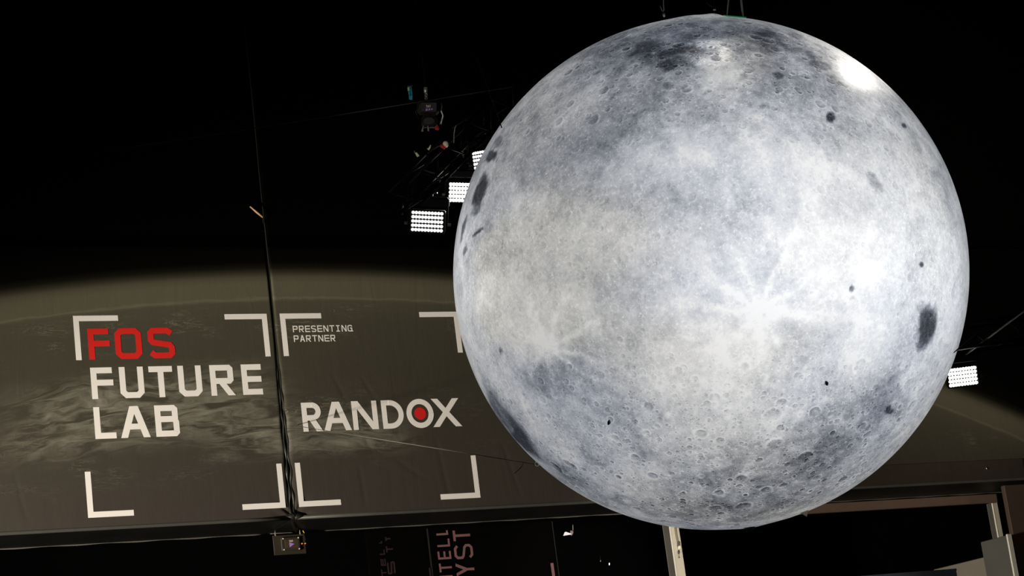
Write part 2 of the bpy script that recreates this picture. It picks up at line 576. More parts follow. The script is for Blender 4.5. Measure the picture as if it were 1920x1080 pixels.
def glyph(ch, w, h, t, rnd=False):
    q = t / 2
    c = 0.20 * h                      # chamfer of the angular face
    if ch in 'FEL':
        o = [rect(0, t, 0, h)]
        if ch in 'FE':
            o += [rect(t, w, h - t, h), rect(t, w * (1.03 if ch == 'F' else 0.98), 0.42 * h, 0.42 * h + t)]
        if ch in 'EL':
            o += [rect(t, w, 0, t)]
        return o
    if ch == 'T':
        return [rect(0, w, h - t, h), rect(w / 2 - q, w / 2 + q, 0, h - t)]
    if ch == 'I':
        return [rect(0.14 * w, 0.86 * w, h - t, h), rect(w / 2 - q, w / 2 + q, t, h - t), rect(0.14 * w, 0.86 * w, 0, t)]
    if ch == 'U':
        return rib([(q, h), (q, c), (c, q), (w - c, q), (w - q, c), (w - q, h)], t)
    if ch == 'O' and not rnd:
        return rib([(q, c), (c, q), (w - c, q), (w - q, c), (w - q, h - c), (w - c, h - q), (c, h - q), (q, h - c)], t, True)
    if ch == 'O':
        n = 48
        out = []
        for i in range(n):
            a, b = 2 * math.pi * i / n, 2 * math.pi * (i + 1) / n
            e = lambda s, k: (w / 2 + (w / 2 - k) * math.cos(s), h / 2 + (h / 2 - k) * math.sin(s))
            out.append([e(a, t), e(a, 0), e(b, 0), e(b, t)])
        return out
    if ch == 'S':
        k = 0.17 * h
        return rib([(w - 0.10 * w, h - 0.19 * h), (w - k - 0.06 * w, h - q), (k, h - q), (q, h - k), (q, 0.60 * h), (k * 0.9, 0.525 * h),
                    (w - k * 0.9, 0.43 * h), (w - q, 0.345 * h), (w - q, k), (w - k, q), (k + 0.04 * w, q), (0.09 * w, 0.19 * h)], t)
    if ch == 'A':
        tw = t * 1.16
        xm = w / 2
        return [diag(0, 0, xm - tw * 0.62, h, tw * 1.0), diag(w - tw, 0, xm - tw * 0.38, h, tw), rect(0.2 * w, 0.8 * w, 0.26 * h, 0.26 * h + t * 0.97)]
    if ch == 'N':
        tw = t * (1.28 if rnd else 1.2)
        return [rect(0, t, 0, h), rect(w - t, w, 0, h), diag(w - tw, 0, 0, h, tw)]
    if ch == 'X':
        tw = t * 1.32
        return [diag(0, 0, w - tw - 0.03 * w, h, tw), diag(w - tw, 0, 0.02 * w, h, tw)]
    if ch == 'Y':
        tw = t * 1.2
        return [rect(w / 2 - q, w / 2 + q, 0, 0.5 * h), diag(w / 2 - tw / 2, 0.42 * h, 0, h, tw), diag(w / 2 - tw / 2, 0.42 * h, w - tw, h, tw)]
    if ch == 'D':
        o = [rect(0, t, 0, h), rect(t, w - h / 2, 0, t), rect(t, w - h / 2, h - t, h)]
        return o + rib([(w - h / 2 - 0.01, q)] + arc(w - h / 2, h / 2, h / 2 - q, h / 2 - q, -90, 90, 24) + [(w - h / 2 - 0.01, h - q)], t)
    if ch in 'RPB':
        yb = 0.38 * h if ch != 'B' else 0.46 * h        # bottom of upper bowl
        bw = w * (0.95 if ch == 'R' else 0.97)
        if rnd:
            r = (h - yb) / 2
            o = [rect(0, t, 0, h), rect(t, bw - r, h - t, h), rect(t, bw - r, yb, yb + t)]
            o += rib(arc(bw - r, yb + r, r - q, r - q, -90, 90, 20), t)
        else:
            k = 0.14 * h
            o = [rect(0, t, 0, h)] + rib([(t, h - q), (bw - k, h - q), (bw - q, h - k), (bw - q, yb + k), (bw - k, yb + q), (t, yb + q)], t)
        if ch == 'R':
            o.append(diag(w - t * 1.3, 0, 0.34 * w, yb + 0.02 * h, t * 1.25))
        if ch == 'B':
            k = 0.14 * h
            o += rib([(t, yb + q), (w - k, yb + q), (w - q, yb + q - 0.10 * h), (w - q, k), (w - k, q), (t, q)], t)
        return o
    if ch == 'G':
        return rib([(w - 0.06 * w, h - 0.2 * h), (w - 0.25 * w, h - q), (c, h - q), (q, h - c), (q, c), (c, q), (w - 0.3 * w, q),
                    (w - 0.1 * w, 0.22 * h)], t) + [rect(w * 0.5, w * 0.93, 0.45 * h, 0.45 * h + t), rect(w * 0.93 - t, w * 0.93, 0.0, 0.47 * h),
                                                     rect(w * 0.93 - t, w * 1.06, 0, t)]
    if ch == 't':
        return [rect(w * .35, w * .35 + t, 0, h), rect(0, w * .85, .62 * h, .62 * h + t), rect(w * .35, w * .85, 0, t)]
    if ch == 's':
        return [rect(0, w, 0, t), rect(0, w, .31 * h, .31 * h + t), rect(0, w, .62 * h, .62 * h + t), rect(w - t, w, 0, .36 * h), rect(0, t, .31 * h, .70 * h)]
    if ch == 'l':
        return [rect(w * .4, w * .4 + t, 0, h)]
    return []


def put_glyph(mb, ch, u0, u1, v0, v1, t, rnd=False, d=WD - 0.001, rot=False):
    """rot: the line reads upwards (letter right = up, letter top = towards small u)"""
    if rot:
        w, h = v1 - v0, u1 - u0
    else:
        w, h = u1 - u0, v1 - v0
    for gi, pl in enumerate(glyph(ch, w, h, t, rnd)):
        pts = []
        for x, y in pl:
            pts.append(W(u1 - y, v0 + x, d) if rot else W(u0 + x, v0 + y, d))
        mb.poly(pts, -WN, 0.001 + 0.00012 * gi)


T1 = 0.088
for word, spans, v0, v1, m in (
        ('FOS', [(7.909, 8.218), (8.306, 8.704), (8.803, 9.199)], 7.567, 8.033, M_red),
        ('FUTURE', [(7.906, 8.224), (8.328, 8.688), (8.771, 9.127), (9.209, 9.566), (9.698, 10.075), (10.187, 10.499)], 6.978, 7.446, M_white),
        ('LAB', [(7.907, 8.219), (8.284, 8.722), (8.808, 9.166)], 6.388, 6.857, M_white)):
    for ch, (a, b) in zip(word, spans):
        mb = MB()
        put_glyph(mb, ch, a, b, v0, v1, T1)
        part(mb, 'letter', m, banner_l, label=('red' if word == 'FOS' else 'white') + ' letter ' + ch + ' of ' + word)
for ch, (a, b) in zip('RANDOX', [(11.075, 11.395), (11.408, 11.852), (11.883, 12.294), (12.368, 12.724), (12.775, 13.224), (13.195, 13.684)]):
    mb = MB()
    put_glyph(mb, ch, a, b, 6.378 if ch == 'O' else 6.385, 6.838 if ch == 'O' else 6.832, 0.082, True)
    part(mb, 'letter', M_white, banner_r, label='white letter ' + ch + ' of RANDOX')
mb = MB()
mb.poly([W(13.002 + 0.097 * math.cos(a), 6.606 + 0.097 * math.sin(a), WD - 0.001) for a in np.linspace(0, 2 * math.pi, 33)[:-1]], -WN, 0.001)
part(mb, 'red_dot', M_red, banner_r, label='red dot inside the letter O')
for word, vt in (('PRESENTING', 8.034), ('PARTNER', 7.882)):
    mb = MB()
    for i, ch in enumerate(word):
        a = 11.070 + i * 0.0989
        put_glyph(mb, ch, a, a + 0.080, vt - 0.102, vt, 0.0155)
    part(mb, 'lettering', M_white, banner_r, label='small white lettering reading ' + word)
TB, LB = 0.083, 0.667
for bn, a, b in ((banner_l, 7.713, 10.676), (banner_r, 10.883, 13.846)):
    lo, hi = 5.249, 8.229
    for su in (0, 1):
        for sv in (0, 1):
            u_, du = (a, 1) if su == 0 else (b, -1)
            v_, dv = (lo, 1) if sv == 0 else (hi, -1)
            pl = [(0, 0), (LB, 0), (LB, TB), (TB, TB), (TB, LB), (0, LB)]
            pts = [W(u_ + du * x, v_ + dv * y, WD - 0.001) for x, y in pl]
            mb = MB()
            mb.poly(pts[:4], -WN, 0.001)
            mb.poly([pts[0], pts[3], pts[4], pts[5]], -WN, 0.001)
            part(mb, 'corner_bracket', M_white, bn)


# ------------------------------------------------------------------ the inflated moon
def vnoise(p, seed):
    i = np.floor(p).astype(np.int64)
    f = p - i
    w = f * f * (3 - 2 * f)

    def h(x, y, z):
        n = (x * 374761393 + y * 668265263 + z * 2147483647 + seed * 1274126177) & 0xffffffff
        n = ((n ^ (n >> 13)) * 1274126177) & 0xffffffff
        n = n ^ (n >> 16)
        return (n & 0xffff) / 65535.0
    r = 0
    for dx in (0, 1):
        for dy in (0, 1):
            for dz in (0, 1):
                ww = (w[:, 0] if dx else 1 - w[:, 0]) * (w[:, 1] if dy else 1 - w[:, 1]) * (w[:, 2] if dz else 1 - w[:, 2])
                r = r + ww * h(i[:, 0] + dx, i[:, 1] + dy, i[:, 2] + dz)
    return r


def fbm(p, sc, oct_=5, seed=0, gain=0.5):
    a, s, t = 1.0, 0.0, 0.0
    for o in range(oct_):
        s = s + a * vnoise(p * sc + 17.3 * o, seed + o)
        t += a
        a *= gain
        sc *= 2.03
    return s / t


def cubed_sphere(n):
    lin = np.tan(np.linspace(-math.pi / 4, math.pi / 4, n + 1))
    A, B = np.meshgrid(lin, lin)
    one = np.ones_like(A)
    V, F = [], []
    idx = np.arange((n + 1) ** 2).reshape(n + 1, n + 1)
    quad = np.stack([idx[:-1, :-1], idx[:-1, 1:], idx[1:, 1:], idx[1:, :-1]], -1).reshape(-1, 4)
    for k, (x, y, z) in enumerate(((one, A, B), (-one, -A, B), (-A, one, B), (A, -one, B), (-B, A, one), (B, A, -one))):
        v = np.stack([x, y, z], -1).reshape(-1, 3)
        V.append(v / np.linalg.norm(v, axis=1, keepdims=True))
        F.append(quad + k * (n + 1) ** 2)
    V, F = np.concatenate(V), np.concatenate(F)
    key = np.round(V * 1e6).astype(np.int64)
    _, first, inv = np.unique(key, axis=0, return_index=True, return_inverse=True)
    return V[first], inv.ravel()[F]


MV, MF = cubed_sphere(250)
warp = np.stack([fbm(MV, 5.0, 4, 40 + k) for k in range(3)], -1) - 0.5


def blob(x, y, rx, ry, rot=0.0, rough=0.5, soft=0.6, nsc=9.0, seed=1):
    """ragged elliptical patch on the sphere, given where and how large it shows"""
    c = moon_dir(x, y)
    a = math.radians(rot)
    e = 2.0
    d1 = (moon_dir(x + e * math.cos(a), y + e * math.sin(a)) - moon_dir(x - e * math.cos(a), y - e * math.sin(a))) / (2 * e) * rx
    d2 = (moon_dir(x - e * math.sin(a), y + e * math.cos(a)) - moon_dir(x + e * math.sin(a), y - e * math.cos(a))) / (2 * e) * ry
    G = np.array([[d1 @ d1, d1 @ d2], [d1 @ d2, d2 @ d2]])
    Gi = np.linalg.inv(G)
    near = MV @ c > 0.2
    q = MV[near] - c
    s = np.stack([q @ d1, q @ d2], -1) @ Gi
    r = np.hypot(s[:, 0], s[:, 1])
    r = r + rough * (fbm(MV[near], nsc, 5, seed + int(x) * 7 + int(y)) - 0.5) * 2
    out = np.zeros(len(MV))
    t = np.clip((1 + soft / 2 - r) / soft, 0, 1)
    out[near] = t * t * (3 - 2 * t)
    return out


pole = 0.6 + 0.6 * np.clip((np.abs(MV @ _U - 0.08) - 0.25) / 0.55, 0, 1)     # the print is rougher towards its poles
tone = 0.71 + 0.42 * (fbm(MV, 2.2, 5, 3) - 0.5) + 0.54 * pole * (fbm(MV + 0.25 * warp, 7.0, 6, 9, 0.62) - 0.5)
fine = fbm(MV + 0.1 * warp, 22.0, 5, 21, 0.65)
tone += 0.62 * pole * (fine - 0.5)
warm = 0.5 + 1.3 * (fbm(MV, 1.7, 3, 77) - 0.5)

SOFT = [(1270, 52, 230, 30, -6, .42), (1340, 968, 230, 22, 0, .30), (1050, 880, 110, 14, 42, .2),  # this row: lamp falloff painted into the rim; rows below: broad grey-blue plains (x, y, rx, ry, rot, strength)
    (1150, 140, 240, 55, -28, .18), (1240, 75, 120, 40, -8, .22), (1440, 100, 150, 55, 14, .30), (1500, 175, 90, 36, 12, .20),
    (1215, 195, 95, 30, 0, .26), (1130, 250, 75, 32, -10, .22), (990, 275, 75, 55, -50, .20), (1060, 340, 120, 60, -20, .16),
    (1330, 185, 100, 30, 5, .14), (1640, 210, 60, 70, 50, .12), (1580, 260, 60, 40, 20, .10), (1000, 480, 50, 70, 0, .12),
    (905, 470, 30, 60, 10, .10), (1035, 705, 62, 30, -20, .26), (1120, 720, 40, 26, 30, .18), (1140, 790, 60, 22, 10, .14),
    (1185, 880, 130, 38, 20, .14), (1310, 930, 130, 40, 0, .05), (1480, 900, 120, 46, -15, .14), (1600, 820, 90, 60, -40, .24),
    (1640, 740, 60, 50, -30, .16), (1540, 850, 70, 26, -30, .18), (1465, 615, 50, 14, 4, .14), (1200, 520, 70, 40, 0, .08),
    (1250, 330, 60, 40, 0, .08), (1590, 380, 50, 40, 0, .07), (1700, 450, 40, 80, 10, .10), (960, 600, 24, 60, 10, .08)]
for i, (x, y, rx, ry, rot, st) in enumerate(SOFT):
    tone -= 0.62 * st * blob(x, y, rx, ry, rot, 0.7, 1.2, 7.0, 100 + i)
LIGHT = [(1040, 440, 90, 60, 0, .04), (1000, 600, 100, 50, 10, .20), (920, 540, 24, 26, 0, .18), (1095, 570, 18, 16, 0, .15),  # pale print patches; crown streak and mid-face entries also hold painted lamp brightness
         (1400, 295, 190, 50, 3, .34), (1560, 480, 120, 110, 0, .24), (1430, 580, 60, 50, 0, .22), (1300, 620, 90, 40, 0, .14),
         (1350, 460, 140, 80, 0, .15), (1300, 700, 150, 60, 0, .26), (1345, 105, 34, 60, -12, .34), (1385, 100, 34, 34, 0, .14),
         (1010, 840, 20, 50, -40, .16), (1080, 210, 60, 24, -20, .15), (1560, 300, 70, 60, 0, .12), (1240, 300, 100, 30, 0, .10),
         (1640, 600, 50, 110, 10, .15), (1700, 700, 30, 60, 25, .14), (1390, 975, 150, 12, 0, .06), (1330, 850, 30, 30, 0, .10)]
for i, (x, y, rx, ry, rot, st) in enumerate(LIGHT):
    tone += 0.6 * st * blob(x, y, rx, ry, rot, 0.7, 1.3, 8.0, 300 + i)
for i, (x, y, rx, ry) in enumerate(((1000, 600, 110, 60), (1040, 440, 120, 90), (1300, 660, 200, 70), (1390, 105, 60, 50), (1390, 972, 170, 18), (930, 520, 40, 90))):
    warm += 0.5 * blob(x, y, rx, ry, 0, 0.5, 1.4, 5.0, 500 + i)


def rays(x, y, reach, beams, st, seed):
    """bright ejecta streaks leaving a young crater"""
    global tone
    c = moon_dir(x, y)
    e1 = moon_dir(x + 3, y) - moon_dir(x - 3, y)
    e1 = e1 - c * (e1 @ c)
    e1 /= np.linalg.norm(e1)
    e2 = np.cross(c, e1)
    q = MV - c
    near = MV @ c > 0.3
    X, Y = q @ e1, q @ e2
    r = np.hypot(X, Y) * MOON_R / MOON_T * FPX
    th = np.degrees(np.arctan2(-Y, X))
    # which way e2 points on screen
    s = moon_dir(x, y + 3) - c
    if s @ e2 > 0:
        th = -th
    acc = np.zeros(len(MV))
    jig = (fbm(MV, 14.0, 4, seed) - 0.5)
    for ang, wd, ln in beams:
        dth = (th - ang + 180) % 360 - 180 + jig * 26
        perp = np.abs(np.sin(np.radians(np.clip(dth, -90, 90)))) * r
        on = (np.abs(dth) < 80)
        acc = np.maximum(acc, on * np.clip(1 - perp / (wd * (0.5 + r / ln)), 0, 1) * np.clip(1 - r / (reach * ln / 100), 0, 1) ** 0.8)
    acc = np.maximum(acc, np.clip(1 - r / 42, 0, 1) * 0.9)
    tone += near * st * acc * (0.6 + 0.8 * fine)


# angles measured clockwise from screen right (image y down)
rays(1425, 582, 170, [(182, 13, 110), (4, 12, 120), (248, 14, 110), (292, 13, 110), (215, 9, 80), (330, 9, 80), (90, 16, 70), (130, 13, 90), (60, 10, 70)], .26, 5)
rays(1027, 650, 190, [(140, 11, 100), (42, 9, 100), (200, 12, 70), (250, 12, 80), (300, 12, 90), (340, 9, 100), (15, 8, 80)], .26, 6)

DARK = [  # well-defined dark patches
    (1252, 122, 15, 9, 0, .55, .5), (1268, 96, 34, 6, -10, .30, .5), (1558, 219, 8, 9, 20, .70, .4), (1640, 340, 11, 22, -35, .34, .8),
    (1741, 612, 16, 36, 14, .70, .35), (1728, 642, 9, 16, 20, .40, .6), (1735, 580, 12, 14, 0, .22, .8), (902, 352, 9, 33, 18, .72, .4), (893, 385, 8, 16, 15, .30, .8),
    (921, 292, 9, 12, 40, .60, .5), (932, 268, 6, 14, 35, .32, .8), (868, 432, 3, 22, 12, .5, .8), (872, 468, 3, 10, 10, .4, .8), (893, 437, 12, 2.5, -38, .5, .6),
    (1728, 496, 3.5, 5, 0, .6, .5), (1596, 541, 5, 5, 0, .6, .8), (1598, 558, 4, 3.5, 0, .25, .6), (1667, 770, 6, 8, 30, .5, .8), (1695, 235, 3.5, 5, -30, .6, .5),
    (950, 792, 14, 62, -35, .50, .4), (990, 840, 10, 40, -42, .36, .5), (938, 657, 3, 9, -20, .4, .6),
    (1440, 92, 24, 9, 8, .26, .4), (1430, 62, 26, 7, 6, .22, .4), (1490, 66, 16, 5, 14, .26, .4), (1538, 122, 20, 7, 16, .34, .4),
    (1525, 105, 14, 6, 25, .24, .5), (1460, 141, 11, 6, 15, .34, .4), (1394, 143, 8, 6, 0, .26, .4), (1356, 82, 9, 5, 0, .20, .4), (1428, 200, 7, 6, 0, .24, .5),
    (1405, 198, 5, 4, 0, .2, .5), (1330, 890, 14, 34, -30, .10, .4), (1405, 988, 40, 3.5, -6, .12, .8), (1205, 93, 20, 6, -20, .2, .6)]
for i, (x, y, rx, ry, rot, st, ro) in enumerate(DARK):
    big_ = max(rx, ry)
    tone -= st * blob(x, y, rx, ry, rot, min(0.95, ro * 1.5), 0.8, 1.1 * 482 / max(9.0, big_), 700 + i)

# the gores of the print meet with slightly different exposure: straight joints at crown and foot
for (x, y, dx, dy, wd, ln, st) in ((1310, 90, 0.12, 1.0, 60, 70, .16), (1338, 905, 0.5, 0.87, 46, 40, .13)):
    c = moon_dir(x, y)
    al = moon_dir(x + 4 * dx, y + 4 * dy) - c
    al /= np.linalg.norm(al)
    ac = np.cross(c, al)
    if (moon_dir(x + 4, y) - c) @ ac < 0:
        ac = -ac
    q = (MV - c) * MOON_R / MOON_T * FPX
    a_, b_ = q @ ac, q @ al
    tone -= st * (MV @ c > 0.5) * np.clip(-a_ / 3, 0, 1) * np.clip(1 + a_ / wd, 0, 1) * np.clip(1.2 - np.abs(b_) / ln, 0, 1)

tone = np.clip(tone, 0.05, 1.1)

# shape: a sphere, tugged up at the crown tie and slightly drawn in around the hoop
rad = np.full(len(MV), MOON_R)
PXM = MOON_T / FPX
for (x, y, amp, sg) in ((1338, 27, 3.4, 16), (1300, 29, 2.6, 34), (1405, 990, 2.0, 26), (1372, 30, -2.0, 14)):
    c = moon_dir(x, y)
    rad += amp * PXM * np.exp(-((1 - MV @ c) * 2) / (sg / 482.0) ** 2)

moon = thing('moon_balloon', 'huge inflated glowing moon balloon hanging in front of the printed fascia', 'balloon', MOON_C - [0, 0, MOON_R])
me = bpy.data.meshes.new('shell')
me.vertices.add(len(MV))
me.vertices.foreach_set('co', (MV * rad[:, None]).ravel())
me.loops.add(MF.size)
me.loops.foreach_set('vertex_index', MF.ravel().astype(np.int32))
me.polygons.add(len(MF))
me.polygons.foreach_set('loop_start', np.arange(0, MF.size, 4, dtype=np.int32))
me.polygons.foreach_set('use_smooth', np.ones(len(MF), bool))
me.update(calc_edges=True)
me.validate()
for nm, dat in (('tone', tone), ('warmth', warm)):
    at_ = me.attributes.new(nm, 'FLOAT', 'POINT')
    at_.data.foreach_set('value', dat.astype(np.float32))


def moon_material():
    k = NT('moon_print_on_translucent_fabric')
    co = k.n('ShaderNodeVectorMath', {'operation': 'SCALE'}, i0=k.n('ShaderNodeTexCoord').outputs['Object'])
    co.inputs['Scale'].default_value = 1.0 / MOON_R
    co = co.outputs[0]
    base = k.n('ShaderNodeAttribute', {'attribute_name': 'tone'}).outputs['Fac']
    wrm = k.n('ShaderNodeAttribute', {'attribute_name': 'warmth'}).outputs['Fac']
    sub = moon_dir(1420, 450)
    away = k.vmath('SUBTRACT', co, tuple(float(q) for q in sub))        # the printed craters are lit from this face's middle
    rug = k.maprange(k.math('ABSOLUTE', k.math('SUBTRACT', k.vmath('DOT_PRODUCT', co, tuple(float(q) for q in _U)), 0.10)), 0.32, 0.92, 0.30, 1.55)    # relief is stronger towards the poles of the print
    wob = k.n('ShaderNodeVectorMath', {'operation': 'SCALE'}, i0=k.n('ShaderNodeTexNoise', None, Vector=co, Scale=14.0, Detail=3.0).outputs['Color'])
    wob.inputs['Scale'].default_value = 0.016
    cw = k.vmath('ADD', co, wob.outputs[0])
    total = base
    for sc, rmin, rmax, dens, amp in ((9.0, 0.14, 0.36, 0.5, 0.13), (17.0, 0.14, 0.46, 0.6, 0.19), (29.0, 0.16, 0.5, 0.7, 0.17), (50.0, 0.18, 0.52, 0.75, 0.17), (88.0, 0.22, 0.52, 0.8, 0.15)):
        off0 = k.vmath('ADD', cw, (sc * 0.013, sc * 0.029, 0.0))
        vo = k.n('ShaderNodeTexVoronoi', {'feature': 'F1', 'voronoi_dimensions': '3D'}, Vector=off0, Scale=sc)
        dist, colr, pos = vo.outputs['Distance'], vo.outputs['Color'], vo.outputs['Position']
        sp = k.n('ShaderNodeSeparateColor', None, Color=colr)
        r0 = k.maprange(k.math('POWER', sp.outputs[0], 2.0), 0, 1, rmin, rmax)
        t = k.math('DIVIDE', dist, r0)
        inside = k.maprange(t, 0.72, 1.02, 1.0, 0.0, 'SMOOTHSTEP')
        rim = k.maprange(k.math('ABSOLUTE', k.math('SUBTRACT', t, 1.0)), 0.0, 0.3, 1.0, 0.0, 'SMOOTHSTEP')
        offv = k.vmath('SUBTRACT', off0, pos)
        dr = k.math('DIVIDE', k.math('MULTIPLY', k.vmath('DOT_PRODUCT', offv, k.vmath('NORMALIZE', away)), sc), r0)
        wall = k.maprange(t, 0.25, 0.8, 0.0, 1.0)
        lit = k.math('MULTIPLY', k.math('MULTIPLY', dr, inside), wall)
        outer = k.math('MULTIPLY', k.math('MULTIPLY', dr, rim), -0.35)
        val = k.math('ADD', k.math('ADD', k.math('MULTIPLY', lit, 1.25), outer), k.math('SUBTRACT', k.math('MULTIPLY', rim, 0.42), k.math('MULTIPLY', inside, 0.34)))
        val = k.math('MULTIPLY', val, k.math('LESS_THAN', sp.outputs[1], dens))
        val = k.math('MULTIPLY', k.math('MULTIPLY', val, amp * 1.6), rug)
        total = k.math('ADD', total, val)
    grain = k.noise(cw, 60.0, 6, 0.7)
    speck = k.maprange(k.noise(cw, 120.0, 3, 0.6), 0.60, 0.74, 0.0, 0.25)
    total = k.math('ADD', k.math('ADD', total, k.math('MULTIPLY', k.math('SUBTRACT', grain, 0.5), 0.5)), speck)
    total = k.math('MULTIPLY', total, 1.0, clamp=True)
    cool = k.ramp(total, [(0.0, (0.035, 0.040, 0.052)), (0.25, (0.15, 0.17, 0.215)), (0.5, (0.38, 0.415, 0.49)), (0.75, (0.70, 0.73, 0.80)), (1.0, (0.97, 0.97, 0.97))])
    hot = k.ramp(total, [(0.0, (0.037, 0.037, 0.038)), (0.25, (0.165, 0.165, 0.168)), (0.5, (0.41, 0.405, 0.395)), (0.75, (0.75, 0.735, 0.70)), (1.0, (0.99, 0.965, 0.925))])
    col = k.mix(k.math('MULTIPLY', wrm, 1.0, clamp=True), cool, hot)
    tr = k.n('ShaderNodeBsdfTranslucent', None, Color=col)
    df = k.n('ShaderNodeBsdfDiffuse', None, Color=col)
    mx = k.n('ShaderNodeMixShader', None, Fac=0.25)
    k.put(mx.inputs[1], tr.outputs[0])
    k.put(mx.inputs[2], df.outputs[0])
    gl = k.n('ShaderNodeBsdfGlossy', None, Roughness=0.35, Color=(1, 1, 1, 1))
    m2 = k.n('ShaderNodeMixShader', None, Fac=k.math('MULTIPLY', k.n('ShaderNodeFresnel', None, IOR=1.35).outputs[0], 0.35))
    k.put(m2.inputs[1], mx.outputs[0])
    k.put(m2.inputs[2], gl.outputs[0])
    return k.surf(m2.outputs[0])


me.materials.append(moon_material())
shell = link(me, 'shell', moon, MOON_C)
shell['label'] = 'translucent fabric skin printed with craters and pale rays'


def tangent_frame(n):
    a = np.cross(n, np.array([0.2, 0.9, 0.35]))
    a /= np.linalg.norm(a)
    return a, np.cross(n, a)


def hoop(c, n, r, tr, seg=32, k=8):
    a, b = tangent_frame(n)
    return MB().tube([c + r * (a * math.cos(2 * math.pi * i / seg) + b * math.sin(2 * math.pi * i / seg)) for i in range(seg)], tr, k, True)


n_ = moon_dir(1378, 28)
hoop_c = MOON_C + n_ * (MOON_R + 0.004)
part(hoop(hoop_c, n_, 0.105, 0.008), 'crown_hoop', M_green, moon, True, label='green hoop at the crown')
part(MB().disc(MOON_C + n_ * (MOON_R - 0.02), n_, tangent_frame(n_)[0], 0.10, 0.012, 20), 'crown_cap', M_under, moon)
# tether ring low on the left, tie tabs on the face, valve and flap at the foot
n_ = moon_dir(1004, 873)
part(hoop(MOON_C + n_ * (MOON_R + 0.012), _F, 0.021, 0.005, 20, 6), 'tether_ring', mat('pale_ring', (.8, .76, .66), .4), moon, True, label='pale plastic tether ring')
for x, y in ((1548, 717), (1143, 790)):
    n_ = moon_dir(x, y)
    a, b = tangent_frame(n_)
    mb = MB().box(MOON_C + n_ * MOON_R, _R, n_, _U, -0.009, 0.009, 0, 0.03, -0.016, 0.016, 0.003)
    tab = part(mb, 'tie_tab', M_metalblack, moon, label='small dark tie tab')
    part(MB().disc(MOON_C + n_ * (MOON_R + 0.01) + 0.012 * _R, n_, a, 0.007, 0.012, 8), 'eyelet', M_steel, tab)
n_ = moon_dir(1405, 988)
mb = MB()
for i, (dx, r, h) in enumerate(((0, 0.055, 0.03), (0, 0.035, 0.05))):
    mb.disc(MOON_C + n_ * (MOON_R - 0.01), n_, tangent_frame(n_)[0], r, h, 14)
part(mb, 'inflation_valve', M_metalblack, moon, label='dark inflation valve at the foot')
mb = MB()
fp = [moon_pt(1500, 962, -0.004), moon_pt(1516, 956, -0.004), P(1513, 969, MOON_T - 0.3)]
t0 = np.linalg.norm(moon_pt(1508, 959) - EYE)
fp[2] = EYE + (fp[2] - EYE) / np.linalg.norm(fp[2] - EYE) * t0
mb.poly(fp, _F, 0.006)
part(mb, 'fabric_flap', mat('pale_flap', (.5, .42, .34), .8), moon, label='loose triangular flap at the lower edge')

# ------------------------------------------------------------------ ropes, ties and tethers
def rope(name, label, cat, pts, r, m, n=6, group=None):
    return tag(MB().tube(pts, r, n).build(name, m, smooth=True), label, cat, group)


hook = P(1374, -170, MOON_T - 0.02)
for (x0, x1, w_, lab) in ((1363.5, 1366, 0.0075, 'slender beige webbing strap at left end of the green hoop'),
                          (1393, 1389.5, 0.011, 'wider beige webbing strap at right end of the green hoop')):
    t_ = (hoop_c - EYE) @ _F
    rope('webbing_strap', lab, 'strap', [P(x0, 30 if x0 < 1380 else 31.5, t_), P(x1, 0, t_), P((x1 + 1374) / 2, -90, t_), hook + _R * (0.03 if x0 > 1380 else -0.03)], w_, M_ropelight, 6, 'straps lifting the moon crown')
# suspension shackle left of the crown
lf = moon_pt(1245, 30)
tl = (lf - EYE) @ _F
sh = thing('suspension_shackle', 'small steel shackle with split cord above the moon crown', 'shackle', lf)
part(MB().tube([P(1245.5, 32, tl), P(1244.5, 26, tl), P(1243.5, 21, tl)], [0.008, 0.014, 0.006], 8), 'body', M_steel, sh, True)
part(MB().tube([P(1243.5, 21, tl), P(1241, 19.5, tl), P(1239.5, 15, tl), P(1237.5, 10.5, tl)], 0.005, 6), 'cord', M_rope, sh, True)
part(MB().tube([P(1243.5, 21, tl), P(1245, 19, tl), P(1244, 9, tl), P(1244, -60, tl)], 0.005, 6), 'cord', M_ropelight, sh, True)
tt = thing('crown_tie', 'tiny pale knotted tie at the moon crown beside the green hoop', 'tie', moon_pt(1340, 26))
t3 = (moon_pt(1340, 26) - EYE) @ _F
part(MB().tube([P(1337, 18.5, t3), P(1338.5, 18, t3), P(1342, 17.5, t3)], [0.006, 0.009, 0.011], 8), 'knot', M_ropelight, tt, True)
part(MB().tube([P(1339.5, 25, t3), P(1339, 18, t3), P(1336, -60, t3)], 0.004, 6), 'cord', M_ropedark, tt, True)
rope('slack_cable', 'thin slack black cable drooping to the green hoop on the moon crown', 'cable',
     [P(1325, 5, t3), P(1334, 12, t3), P(1347, 15, t3), P(1355, 20, t3), P(1361, 27, t3)], 0.004, M_ropedark)
def to_ceiling(a, b):
    """straight line from a through b up to the ceiling"""
    d = b - a
    e = a + d * ((17.98 - a[2]) / d[2])
    return [a, a + (e - a) * 0.5, e]


